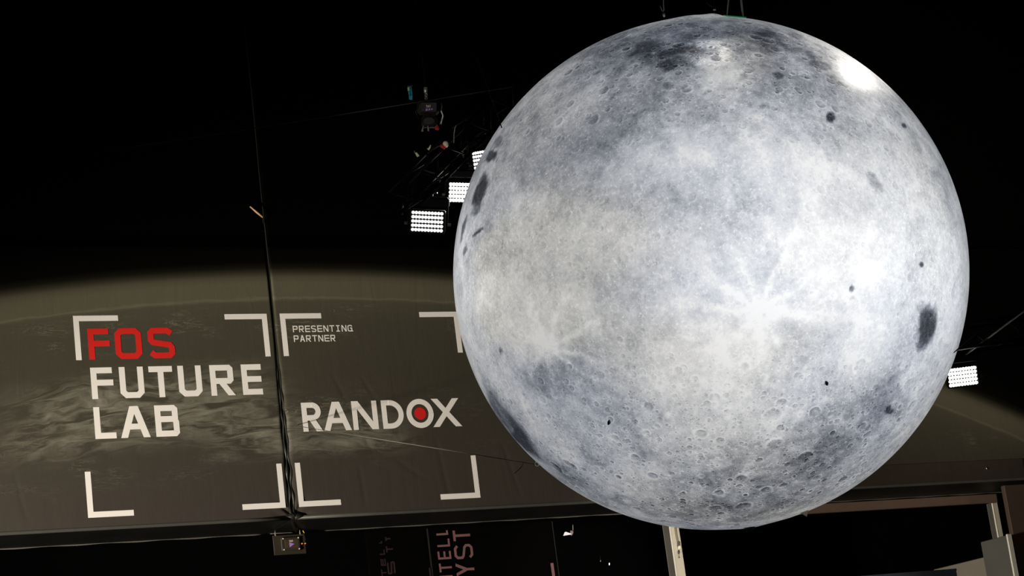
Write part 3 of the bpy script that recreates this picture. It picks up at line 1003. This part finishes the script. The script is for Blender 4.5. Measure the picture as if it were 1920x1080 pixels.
rope('guy_wire', 'fine wire falling from the dark ceiling to the moon upper left edge', 'wire', to_ceiling(moon_pt(941, 240), P(852, 0, 21.6)), 0.0055, M_ropedark)
rope('guy_wire', 'long thin wire rising from the left across the dark wall', 'wire',
     [P(-40, 313, 24.5), P(300, 268, 24.4), P(620, 218, 24.2), P(960, 163, 24.0)], 0.005, mat('faint_wire', (0.05, 0.045, 0.04), 0.7))
ring_p = moon_pt(1004, 873, 0.012)
TE = W(*on_wall(552, 799), WD - 0.03)
rope('tether_line', 'pale tether line from the moon lower left edge to the fascia seam', 'rope',
     [ring_p - 0.02 * _R, TE], 0.0045, M_rope)
rope('tether_tail', 'loose forked tail knotted to the pale tether line beside the moon', 'rope',
     [ring_p + (TE - ring_p) * 0.035, ring_p + (TE - ring_p) * 0.04 - _U * 0.05 - _R * .005, ring_p + (TE - ring_p) * 0.05 - _U * 0.12 - _R * .04], 0.004, M_rope)
rope('guy_wire', 'thick dark cable rising from the right flood lamp to the frame edge', 'wire', to_ceiling(P(1806, 668, 26.0), P(1925, 580, 25.4)), 0.014, mat('grey_cable', (0.022, 0.021, 0.019), 0.6))
rope('guy_wire', 'fine line rising from the moon right edge near the flood lamp', 'wire', to_ceiling(moon_pt(1788, 661), P(1858, 606, 21.6)), 0.006, M_ropedark)
rope('guy_wire', 'short fine line slanting above the right flood lamp', 'wire', [P(1806, 655, 26.0), P(1828, 646, 26.0), P(1850, 637, 25.9), P(1868, 629, 25.9)], 0.008, M_ropedark)


# ------------------------------------------------------------------ flood lamps
def flood(label, cx, cy, t, roll_deg, yaw_deg, tilt_deg, led, k=1.0, group='led flood lamps around the moon'):
    c = P(cx, cy, t)
    # facing: towards the hall, turned by yaw and tilt; roll as it hangs
    a = math.radians(roll_deg)
    X = _R * math.cos(a) - _U * math.sin(a)
    Z = _R * math.sin(a) + _U * math.cos(a)
    Y = np.cross(Z, X)              # points away from the viewer
    ya, ti = math.radians(yaw_deg), math.radians(tilt_deg)
    X, Y = X * math.cos(ya) + Y * math.sin(ya), -X * math.sin(ya) + Y * math.cos(ya)
    Y, Z = Y * math.cos(ti) + Z * math.sin(ti), -Y * math.sin(ti) + Z * math.cos(ti)
    X, Y, Z = X * k, Y * k, Z * k
    root = thing('flood_lamp', label, 'lamp', c - Z * 0.18, group)
    B = lambda mb, *q, **kw: mb.box(c, X, Y, Z, *q, **kw)
    part(B(MB(), -0.205, 0.205, 0.004, 0.12, -0.135, 0.135, bev=0.02), 'lamp_body', M_metalblack, root)
    bz = MB()
    for q in ((-0.205, 0.205, -0.012, 0.01, 0.122, 0.137), (-0.205, 0.205, -0.012, 0.01, -0.137, -0.122), (-0.205, -0.192, -0.012, 0.01, -0.122, 0.122), (0.192, 0.205, -0.012, 0.01, -0.122, 0.122)):
        B(bz, *q)
    part(bz, 'bezel', M_metalblack, root)
    fins = MB()
    for i in range(9):
        B(fins, -0.18 + i * 0.045 - 0.004, -0.18 + i * 0.045 + 0.004, 0.11, 0.17, -0.12, 0.12)
    part(fins, 'cooling_fins', M_metalblack, root)
    leds = MB()
    n = -Y / k
    for i in range(10):
        for j in range(5):
            leds.disc(c + X * ((i - 4.5) * 0.0372) + Z * ((j - 2) * 0.0495) + Y * 0.003, n, X / k, 0.0188 * k, 0.006 * k, 12)
    part(leds, 'led_array', led, root, kind='stuff', label='rows of round white leds')
    part(B(MB(), -0.275, 0.245, -0.02, 0.10, 0.165, 0.29, bev=0.025), 'driver_housing', M_metalblack, root)
    for s in (-1, 1):
        part(B(MB(), 0.225 * s - 0.012, 0.225 * s + 0.012, 0.02, 0.06, -0.04, 0.20), 'yoke_arm', M_metalblack, root)
        part(MB().disc(c + X * (0.237 * s) + Y * 0.04 - Z * 0.03, X / k * s, Z / k, 0.018 * k, 0.035 * k, 10), 'tilt_knob', M_steel, root)
    cl = part(B(MB(), -0.05, 0.05, 0.02, 0.08, 0.29, 0.36, bev=0.01), 'truss_clamp', M_truss, root)
    part(MB().tube([c + X * 0.05 + Y * 0.05 + Z * 0.33, c + X * 0.10 + Y * 0.05 + Z * 0.335], 0.010 * k, 8), 'clamp_bolt', M_steel, cl)
    part(MB().tube([c - X * 0.30 + Y * 0.04 + Z * q for q in (0.20, 0.13, 0.06)], [0.006 * k, 0.012 * k, 0.010 * k], 8), 'power_plug', M_steel, root, True)
    return root


flood('lowest of the led flood lamps left of the moon, each led visible', 801, 415.5, 25.0, 3, -6, 6, M_led)
flood('glaring led flood lamp half hidden behind the moon left edge', 870, 361, 25.85, 1.5, 4, 4, M_ledhot, 0.96)
flood('uppermost flood lamp peeking out at the moon upper left edge', 909, 298, 26.35, -12, 30, 8, M_led, 0.9)
flood('glaring led flood lamp hanging at the moon lower right edge', 1805, 706, 26.0, -7, 0, 3, M_ledhot, 0.92)


# ------------------------------------------------------------------ trusses
def truss(label, A, Bp, w, r_ch, r_br, n, m=M_truss):
    A, Bp = np.asarray(A), np.asarray(Bp)
    t = (Bp - A) / np.linalg.norm(Bp - A)
    up = np.array([0, 0, 1.0])
    s = np.cross(t, up)
    s /= np.linalg.norm(s)
    up = np.cross(s, t)
    root = thing('lighting_truss', label, 'truss', A - up * w / 2)
    cs = [(-1, -1), (1, -1), (1, 1), (-1, 1)]
    for a, b in cs:
        part(MB().tube([A + s * a * w / 2 + up * b * w / 2, Bp + s * a * w / 2 + up * b * w / 2], r_ch, 10), 'chord', m, root, True)
    for i in range(n):
        p, q = A + (Bp - A) * i / n, A + (Bp - A) * (i + 1) / n
        for kf in range(4):
            c0, c1 = cs[kf], cs[(kf + 1) % 4]
            if i % 2:
                c0, c1 = c1, c0
            part(MB().tube([p + s * c0[0] * w / 2 + up * c0[1] * w / 2, q + s * c1[0] * w / 2 + up * c1[1] * w / 2], r_br, 6), 'brace', m, root, True)
    return root


truss('black box truss carrying the flood lamps left of the moon', P(757, 373, 24.65), P(955, 170, 26.9), 0.29, 0.021, 0.009, 9)
truss('black box truss behind the moon above the right flood lamp', P(1700, 650, 26.1), P(1960, 612, 25.9), 0.29, 0.021, 0.009, 7)

# ------------------------------------------------------------------ chain hoist, slings and small rigging left of the moon
HT = 25.2
hc = P(806, 205, HT)
ho = thing('chain_hoist', 'black chain hoist with striped violet sticker above the left lamps', 'hoist', P(806, 236, HT))
HB = lambda mb, x0, x1, y0, y1, z0, z1, bev=0: mb.box(hc, _R, _F, _U, x0 * HT / FPX, x1 * HT / FPX, y0, y1, z0 * HT / FPX, z1 * HT / FPX, bev)
part(HB(MB(), -24, 17, -0.10, 0.18, -9, 16, 0.03), 'motor_body', M_metalblack, ho)
part(HB(MB(), -17, 14, -0.125, -0.10, -7, 12, 0.008), 'end_cover', mat('hoist_cover', (0.016, 0.012, 0.012), 0.4), ho)
part(HB(MB(), -16, 14, -0.10, 0.16, -34, -12, 0.03), 'gear_case', M_metalblack, ho)
stk = MB()
for i in range(3):
    x0 = -7.5 + i * 5
    h0 = 3.6 - i * 1.1
    stk.poly([hc + _R * (x * HT / FPX) + _U * (y * HT / FPX) - _F * 0.127 for x, y in ((x0, -5 + i), (x0 + 4, -4 + i * 1.05), (x0 + 4.2, -4 + i + h0), (x0 + 1.2, -3.4 + i + h0))], -_F, 0.002)
part(stk, 'sticker', M_purple, ho, label='violet striped pennant sticker')
lt = MB()
for ch, x0 in zip('tsl', (-6.2, -3.2, -.2)):
    for pl in glyph(ch, 2.4, 4.6, 0.8):
        lt.poly([hc + _R * ((x0 + x) * HT / FPX) + _U * ((2.0 + y) * HT / FPX) - _F * 0.127 for x, y in pl], -_F, 0.002)
part(lt, 'sticker_lettering', M_cream, ho, label='tiny pale letters tsl on the sticker', kind='stuff')
part(MB().tube([hc + (_R * x + _U * y) * HT / FPX for x, y in ((20, 14), (22, 6), (21, -2), (25, -12), (22, -22), (20, -28))], 0.012, 8), 'side_chain', M_steel, ho, True)
part(MB().tube([hc + (_R * x + _U * y) * HT / FPX - _F * .06 for x, y in ((-14, 6), (-22, 5), (-26, -6), (-20, -20))], 0.006, 6), 'control_cable', M_metalblack, ho, True)
for x0, y0, x1, y1 in ((-11, -32, -14, -43), (-3, -32, -2, -42)):
    part(MB().tube([hc + (_R * x0 + _U * y0) * HT / FPX - _F * .1, hc + (_R * x1 + _U * y1) * HT / FPX - _F * .1], [0.008, 0.011], 6), 'hanging_strap', M_rope, ho, True)
part(HB(MB(), 10, 18, -0.14, -0.06, -40, -33, 0.012), 'stop_button', M_redplastic, ho, label='red stop button block')
ck = thing('hoist_hook', 'ribbed steel swivel hook and chain above the hoist', 'hook', P(799, 186, HT))
sw = MB()
sw.tube([P(798, y, HT) for y in (163, 165, 167, 168, 170, 171, 173, 175)], [r * HT / FPX for r in (3.2, 4.2, 3.6, 4.4, 4.4, 3.6, 4.0, 2.6)], 14)
part(sw, 'swivel', M_steel, ck, True)
part(MB().tube([P(798, 164, HT), np.array([*P(798, 164, HT)[:2], 17.99])], 0.004, 6), 'lifting_chain', M_truss, ck, True)
for i, yy in enumerate((178, 184)):
    lk = MB().tube([P(799 + 1.8 * math.cos(a), yy + 3.4 * math.sin(a), HT + (0.01 if i else 0) * math.cos(a)) for a in np.linspace(0, 2 * math.pi, 15)[:-1]], 0.0045, 6, True)
    part(lk, 'chain_link', M_steel, ck, True)
sl = thing('round_sling', 'teal round sling hanging left of the hoist', 'sling', P(769, 188, HT))
part(MB().tube([P(766, 161, HT), P(767, 172, HT), P(769, 186, HT), P(771.5, 187, HT), P(772, 176, HT), P(770, 162, HT)], 0.012, 8), 'sling_loop', M_teal, sl, True)
part(MB().tube([P(766, 164, HT - 0.02), P(766.4, 170, HT - 0.02)], 0.014, 6), 'label_sleeve', M_cream, sl)
part(MB().tube([P(765, 162, HT), P(769, 163, HT), P(774, 160, HT)], 0.008, 6), 'shackle_pin', M_steel, sl, True)
lp = thing('signal_bulb', 'cream bulb with red collar above the black truss', 'bulb', P(836, 278, HT))
part(MB().tube([P(839.5, 275, HT), P(838, 273.5, HT), P(836.5, 271, HT), P(834.5, 267.5, HT), P(833.5, 265, HT)], [r * HT / FPX for r in (3.0, 3.6, 5.0, 5.2, 2.5)], 14), 'bulb_glass', M_cream, lp, True)
part(MB().tube([P(826, 272.5, HT), P(830, 275.5, HT), P(835, 278, HT)], [0.016, 0.021, 0.016], 10), 'collar', M_redplastic, lp, True)
rope('goose_neck_cable', 'short bent cable with pale tip standing on the truss', 'cable', [P(851, 268, HT), P(851.5, 250, HT), P(853, 240, HT), P(855.5, 235, HT)], 0.007, M_rope)
cl1 = thing('safety_clip', 'pale safety clip below the hoist beside the signal bulb', 'clip', P(805, 282, HT))
part(MB().tube([P(803, 281, HT), P(806, 276, HT), P(807.5, 272, HT)], [0.012, 0.010, 0.007], 6), 'clip_body', M_cream, cl1, True)
part(MB().tube([P(803, 278, HT), P(801, 279.5, HT)], 0.008, 6), 'clip_gate', M_steel, cl1)
cl2 = thing('safety_clip', 'pale wedge clip at left end of the truss', 'clip', P(783, 294, HT))
part(MB().poly([P(778, 287, HT), P(781, 285.5, HT), P(786.5, 292, HT), P(782, 294.5, HT)], _F, 0.03), 'clip_body', M_cream, cl2)
part(MB().tube([P(778, 287, HT), P(777, 283, HT)], 0.006, 6), 'clip_cord', M_rope, cl2)
ca = thing('cord_bracket', 'faint brass strut above the fascia seam on the dark wall', 'strut', W(*on_wall(490, 414)))
part(MB().tube([W(*on_wall(465, 391), WD - 0.10), W(*on_wall(478, 402), WD - 0.10), W(*on_wall(489, 411), WD - 0.10)], [0.010, 0.018, 0.016], 8), 'strut_arm', mat('brass', (.62, .42, .26), .4), ca, True)
part(MB().tube([W(*on_wall(489, 411), WD - 0.10), W(*on_wall(494, 418), WD - 0.0)], 0.012, 8), 'strut_foot', M_ropedark, ca)

# ------------------------------------------------------------------ beneath the fascia
def wpx(x, y, d):
    u, v = on_wall(x, y, d)
    return W(u, v, d)


# control box hung at the seam
BD = 31.0
bu, bv = on_wall(543, 1021, BD)
bx = thing('control_box', 'small dark control box with violet sticker hung under the fascia seam', 'box', W(bu, bv - 0.15, BD))
sc_ = (on_wall(573, 1020, BD)[0] - on_wall(513, 1022, BD)[0]) / 60.0
part(wbox(MB(), bu - 30 * sc_, bu + 30 * sc_, bv - 0.15, bv + 0.15, BD, BD + 0.02, 0.004), 'mounting_plate', M_boxdark, bx)
cv = part(wbox(MB(), bu - 17 * sc_, bu + 18 * sc_, bv - 0.10, bv + 0.105, BD - 0.05, BD, 0.008), 'enclosure', M_boxdark, bx)
part(wbox(MB(), bu - 10.5 * sc_, bu + 15 * sc_, bv - 0.065, bv + 0.07, BD - 0.056, BD - 0.048, 0.002), 'cover_window', M_boxcover, cv)
for x in (-13.5, 15.2):
    for z in (-0.082, 0.088):
        part(MB().disc(W(bu + x * sc_, bv + z, BD - 0.05), -WN, WU, 0.010, 0.008, 10), 'screw', mat('bright_screw', (.8, .78, .7), .3), cv)
tri = MB()
for i in range(3):
    x0 = -2.5 + i * 3.0
    tri.poly([W(bu + x * sc_, bv + z, BD - 0.058) for x, z in ((x0, -0.05 + i * .016), (x0 + 2.6, -0.038 + i * .016), (x0 + 2.6, 0.012 - i * .006), (x0 - 0.2, 0.03 - i * .012))], -WN, 0.002)
part(tri, 'sticker', M_purple, cv, label='violet pennant sticker')
lt = MB()
for ch, x0 in zip('tsl', (-2.6, 0.0, 2.6)):
    for pl in glyph(ch, 2.0 * sc_, 0.032, 0.006):
        lt.poly([W(bu + x0 * sc_ + x, bv + 0.030 + y, BD - 0.058) for x, y in pl], -WN, 0.002)
part(lt, 'sticker_lettering', M_cream, cv, label='tiny pale letters tsl on the sticker', kind='stuff')
for x in (23.0, 29.0):
    part(MB().tube([W(bu + (x - 2) * sc_, bv - 0.004, BD - 0.03), W(bu + (x + 1.6) * sc_, bv + 0.002, BD - 0.03)], [0.012, 0.009], 8), 'cable_gland', M_orange, bx, True)
part(MB().tube([W(bu + 24 * sc_, bv - .002, BD - .03), W(bu + 28 * sc_, bv, BD - .03), W(bu + 31 * sc_, bv + .05, BD), W(bu + 30 * sc_, bv + .19, BD + .02), W(bu + 28 * sc_, bv + .215, BD + .02)], 0.006, 6), 'lead', M_metalblack, bx, True)
part(MB().tube([W(bu + 30 * sc_, bv + .165, BD + .01), W(bu + 28 * sc_, bv + .205, BD + .01)], 0.008, 6), 'lead_sleeve', M_yellow, bx, True)
for x in (-24.5, 22):
    part(MB().tube([W(bu + x * sc_, bv + 0.14, BD + .01), W(bu + x * sc_, bv + 0.20, BD + .01), W(bu + x * sc_ + .01, V0 - 0.01, BD + .02)], [0.012, 0.008, 0.006], 6), 'hanger', M_rope, bx, True)

# hanging banners with upright wording
ND = 33.0
M_bannerblk = mat('black_banner_cloth', (0.0015, 0.0014, 0.0013), 0.9, spec=0.02)
def uvpx(x, y, d=ND):
    return on_wall(x, y, d)


u0 = uvpx(806, 1030)[0]
u1 = uvpx(1041.5, 1030)[0]
vt = 5.30
bn1 = thing('hanging_banner', 'black hanging banner with dusty pink upright wording', 'banner', W((u0 + u1) / 2, 2.0, ND))
part(wbox(MB(), u0, u1, 2.0, vt, ND, ND + 0.05, 0.005), 'banner_cloth', M_bannerblk, bn1)
for uu in (u0, u1):
    part(wbox(MB(), uu - 0.006, uu + 0.006, 2.0, vt, ND - 0.008, ND + 0.05), 'edge_trim', mat('grey_edge_trim', (0.014, 0.014, 0.012), 0.5), bn1)
Z5 = lambda x, y: uvpx(700 + x / 8.727, 980 + y / 8.727)
for ch, (xa, ya), (xb, yb) in (('L', (1030, 212), (1215, 125)), ('L', (1048, 402), (1240, 260)), ('E', (1060, 607), (1262, 462)), ('T', (1085, 815), (1275, 658)), ('N', (1098, 1010), (1292, 858))):
    mb = MB()
    a, b = Z5(xa, ya), Z5(xb, yb)
    put_glyph(mb, ch, min(a[0], b[0]), max(a[0], b[0]), min(a[1], b[1]), max(a[1], b[1]), 0.034, d=ND - 0.006, rot=True)
    part(mb, 'letter', M_pink, bn1)
for ch, (xa, ya), (xb, yb) in (('T', (1312, 305), (1570, 115)), ('S', (1335, 603), (1612, 345)), ('Y', (1365, 880), (1638, 650))):
    mb = MB()
    a, b = Z5(xa, ya), Z5(xb, yb)
    put_glyph(mb, ch, min(a[0], b[0]), max(a[0], b[0]), min(a[1], b[1]), max(a[1], b[1]), 0.043, d=ND - 0.006, rot=True)
    part(mb, 'letter', M_pink, bn1)
a = uvpx(1032, 1056)
part(wbox(MB(), a[0], a[0] + 0.052, 2.2, a[1], ND - 0.009, ND - 0.003), 'printed_bar', M_pink, bn1)
u2, u3 = uvpx(690, 1040)[0], u0 - 0.06
bn2 = thing('hanging_banner', 'black hanging banner with faint plum ghost of the pink wording, painted dim', 'banner', W((u2 + u3) / 2, 2.0, ND))
part(wbox(MB(), u2, u3, 2.0, vt, ND, ND + 0.05, 0.005), 'banner_cloth', M_bannerblk, bn2)
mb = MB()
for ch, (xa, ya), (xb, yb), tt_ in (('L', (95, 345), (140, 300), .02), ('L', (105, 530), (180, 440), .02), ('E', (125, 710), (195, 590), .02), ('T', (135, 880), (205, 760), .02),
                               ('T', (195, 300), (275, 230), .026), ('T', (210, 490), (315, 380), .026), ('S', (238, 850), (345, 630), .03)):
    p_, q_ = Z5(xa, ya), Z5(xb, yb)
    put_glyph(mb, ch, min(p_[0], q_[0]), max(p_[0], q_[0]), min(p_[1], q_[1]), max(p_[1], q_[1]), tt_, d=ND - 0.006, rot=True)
part(mb, 'lettering', M_plumghost, bn2, label='faint plum ghost letters, dimness painted in', kind='stuff')
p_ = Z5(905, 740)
part(wbox(MB(), p_[0], p_[0] + 0.025, 2.2, p_[1], ND - 0.009, ND - 0.003), 'printed_bar', M_plumghost, bn2)

# small lamp on a rod and pin lamps in the dark behind the banners
LD = 34.0
sp = thing('pendant_spotlight', 'small white angular lamp on a thin rod under the fascia', 'lamp', wpx(1067, 1004, LD))
part(MB().tube([wpx(1074, 984, LD), wpx(1074.3, 995, LD)], 0.008, 6), 'rod', mat('white_rod', (.8, .8, .8), .4), sp, True)
M_lampw = emit('lit_lamp_white', (1.0, 0.93, 0.9), 0.9)
g1 = MB()
g1.poly([wpx(1058.3, 1003.7, LD), wpx(1061, 997, LD), wpx(1073, 1001.3, LD)], WN, 0.05)
part(g1, 'lit_shade', M_lampw, sp)
g1 = MB()
g1.poly([wpx(1073, 1003.5, LD - .02), wpx(1071, 994.5, LD - .02), wpx(1075.5, 997, LD - .02)], WN, 0.05)
part(g1, 'side_fin', mat('rosy_fin', (.75, .55, .5), .5), sp)
for x, y, r, st, lab in ((1142.5, 1057.5, 1.1, 4.0, 'brighter pin-size lamp glinting in the dark right of the pendant lamp'), (1126, 1052, 0.7, 0.5, 'fainter pin-size lamp glinting in the dark right of the pendant lamp')):
    pn = thing('pin_lamp', lab, 'lamp', wpx(x, y + 3, LD))
    s_ = LD / FPX
    part(MB().tube([wpx(x, y - 2.0 * r, LD), wpx(x, y - 1.2 * r, LD), wpx(x, y, LD), wpx(x, y + 1.4 * r, LD), wpx(x, y + 2 * r, LD)], [q * r * s_ for q in (.3, .9, 1.0, .8, .3)], 10), 'lamp_bulb', emit('pin_lamp_glow', (1, .97, .95), st), pn, True)
    part(MB().tube([wpx(x, y - 2 * r, LD), wpx(x - .4, y - 9, LD)], 0.006, 6), 'lamp_stem', M_metalblack, pn)


# columns below the fascia
def column(label, xl, xr, ytop_, y, d, side_px, zbot, top_v):
    ul, ur = on_wall(xl, y, d)[0], on_wall(xr, y, d)[0]
    lo, hi = 0.05, 3.0                       # depth from how much of the left flank shows
    for _ in range(40):
        mid = (lo + hi) / 2
        X = W(ul, on_wall(xl, y, d)[1], d + mid)
        if xl - px(X)[0] < side_px:
            lo = mid
        else:
            hi = mid
    root = thing('support_column', label, 'column', W((ul + ur) / 2, -1.6, d))
    part(wbox(MB(), ul, ur, -1.6, top_v, d, d + 0.03, 0.004), 'front_face', M_post, root)
    part(wbox(MB(), ul, ul + 0.02, -1.6, top_v, d + 0.034, d + mid), 'shaded_side', M_postshade, root)
    part(wbox(MB(), ul + 0.02, ur, -1.6, top_v, d + 0.034, d + mid - 0.02), 'core', M_postshade, root)
    part(wbox(MB(), ul - 0.012, ul - 0.001, -1.6, top_v, d - 0.004, d + 0.03), 'edge_bead', mat('pale_edge_bead', (.75, .72, .64), .4), root)
    part(wbox(MB(), ul - 0.004, ul + 0.004, -1.6, top_v, d + mid - 0.004, d + mid + 0.008), 'rear_bead', mat('dark_edge_bead', (.16, .15, .13), .4), root)
    return root, ul, ur


CD = 30.35
col1, cul, cur = column('cream front column below the moon with dark left flank', 1264.5, 1280.5, 990, 1040, CD, 13.5, 0, V0 - 0.03)
# turnbuckle and line on the column
tb = thing('turnbuckle', 'small turnbuckle hanging on the cream column below the moon', 'turnbuckle', wpx(1274, 1046, CD - 0.05))
TP = lambda x, y, o=0.05: wpx(x, y, CD - o)
part(MB().tube([TP(1266.5, 985), TP(1269, 1003), TP(1271.5, 1015)], 0.014, 8), 'strap', mat('brown_strap', (.22, .17, .11), .7), tb, True)
bk = MB()
for i in range(4):
    bk.tube([TP(1273 + 2.3 * math.cos(a), 1016.5 + i * 2.3 + 1.2 * math.sin(a)) for a in np.linspace(0, 2 * math.pi, 13)[:-1]], 0.006, 6, True)
part(bk, 'ratchet', M_metalblack, tb, True)
part(MB().box(TP(1274.3, 1026.3), WU, WN, WZ, -0.020, 0.020, -0.02, 0.02, -0.027, 0.027, 0.004), 'white_block', mat('ivory_block', (.85, .8, .65), .4), tb)
part(MB().tube([TP(1273 + 1.6 * math.cos(a), 1035.5 + 2.6 * math.sin(a)) for a in np.linspace(0, 2 * math.pi, 15)[:-1]], 0.006, 6, True), 'shackle', M_metalblack, tb, True)
part(MB().tube([TP(1273.2, 1031), TP(1273, 1033), TP(1273.3, 1039), TP(1273.5, 1043.5), TP(1273.8, 1046)], [0.010, 0.006, 0.004, 0.004, 0.012], 8), 'line_end', M_metalblack, tb, True)

# right-hand end: dark header, second column, cladding and boards
hd = 31.35
struct(wbox(MB(), 19.2, on_wall(1868, 925, hd)[0], on_wall(1700, 954, hd)[1] + 0.02, V0 - 0.03, hd, hd + 0.08, 0.006), 'trim_1', M_header)
col2, _, _ = column('narrow cream column at far right below the fascia', 1865.5, 1874, 930, 965, 31.5, 11.0, 0, V0 - 0.16)
rp_u = on_wall(1885.5, 965, 30.0)[0]
rp_t = on_wall(1890, 911, 30.0)[1]
struct(wbox(MB(), rp_u, rp_u + 2.4, -1.6, min(rp_t, V0 - 0.04), 29.9, 30.0, 0.01), 'wall_right', M_brown)
hb = part(wbox(MB(), 19.8, 24.3, V0 + 0.005, V0 + 0.34, WD - 0.02, WD - 0.006), 'hem_band', mat('brown_hem_band', (0.036, 0.027, 0.021), 0.6), banner_r)
rv = part(MB().tube([wpx(1849, 876, WD - 0.03), wpx(1850, 879, WD - 0.03), wpx(1852, 880, WD - .03)], [0.006, 0.014, 0.006], 8), 'lit_spot_bead', M_steel, banner_r, True)  # small steel bead standing in for a lit spot on the band


def board(name, label, tl_px, tr_px, z, drop, thick, m, edge=None, trim=None):
    a, b = at_z(*tl_px, z), at_z(*tr_px, z)
    e = (b - a) / np.linalg.norm(b - a)
    n = np.array([e[1], -e[0], 0])
    if n @ (a - EYE) > 0:
        n = -n
    root = thing(name, label, 'board', (a + b) / 2 - [0, 0, drop])
    part(MB().box(a, e, -n, WZ, 0, np.linalg.norm(b - a), 0, thick, -drop, 0, min(0.01, thick / 4)), 'board_face', m, root)
    if edge:
        part(MB().box(b, e, -n, WZ, 0.0, 0.035, -0.01, thick, -drop, 0.012), 'edge_strip', edge, root)
    if trim:
        part(MB().box(a, e, -n, WZ, 0, np.linalg.norm(b - a), -0.004, 0.0, -0.03, 0), 'top_strip', trim, root)
    return root


board('display_board', 'tall grey upright board with pale right edge at lower right', (1838, 1016.5), (1887, 1003.5), 5.6, 5.6, 0.08, M_grey, mat('pale_board_edge', (.62, .6, .55), .5))
board('display_board', 'warm grey board slanting behind the tall grey board', (1750, 1068), (1850, 1043.5), 5.5, 5.5, 0.06, M_greywarm)
board('display_board', 'low blue-black board at bottom edge before the grey boards', (1560, 1084), (1793, 1066), 4.6, 4.6, 0.06, M_navy, None, M_navy)
for o in bpy.data.objects:
    if '_o' in o: del o['_o']
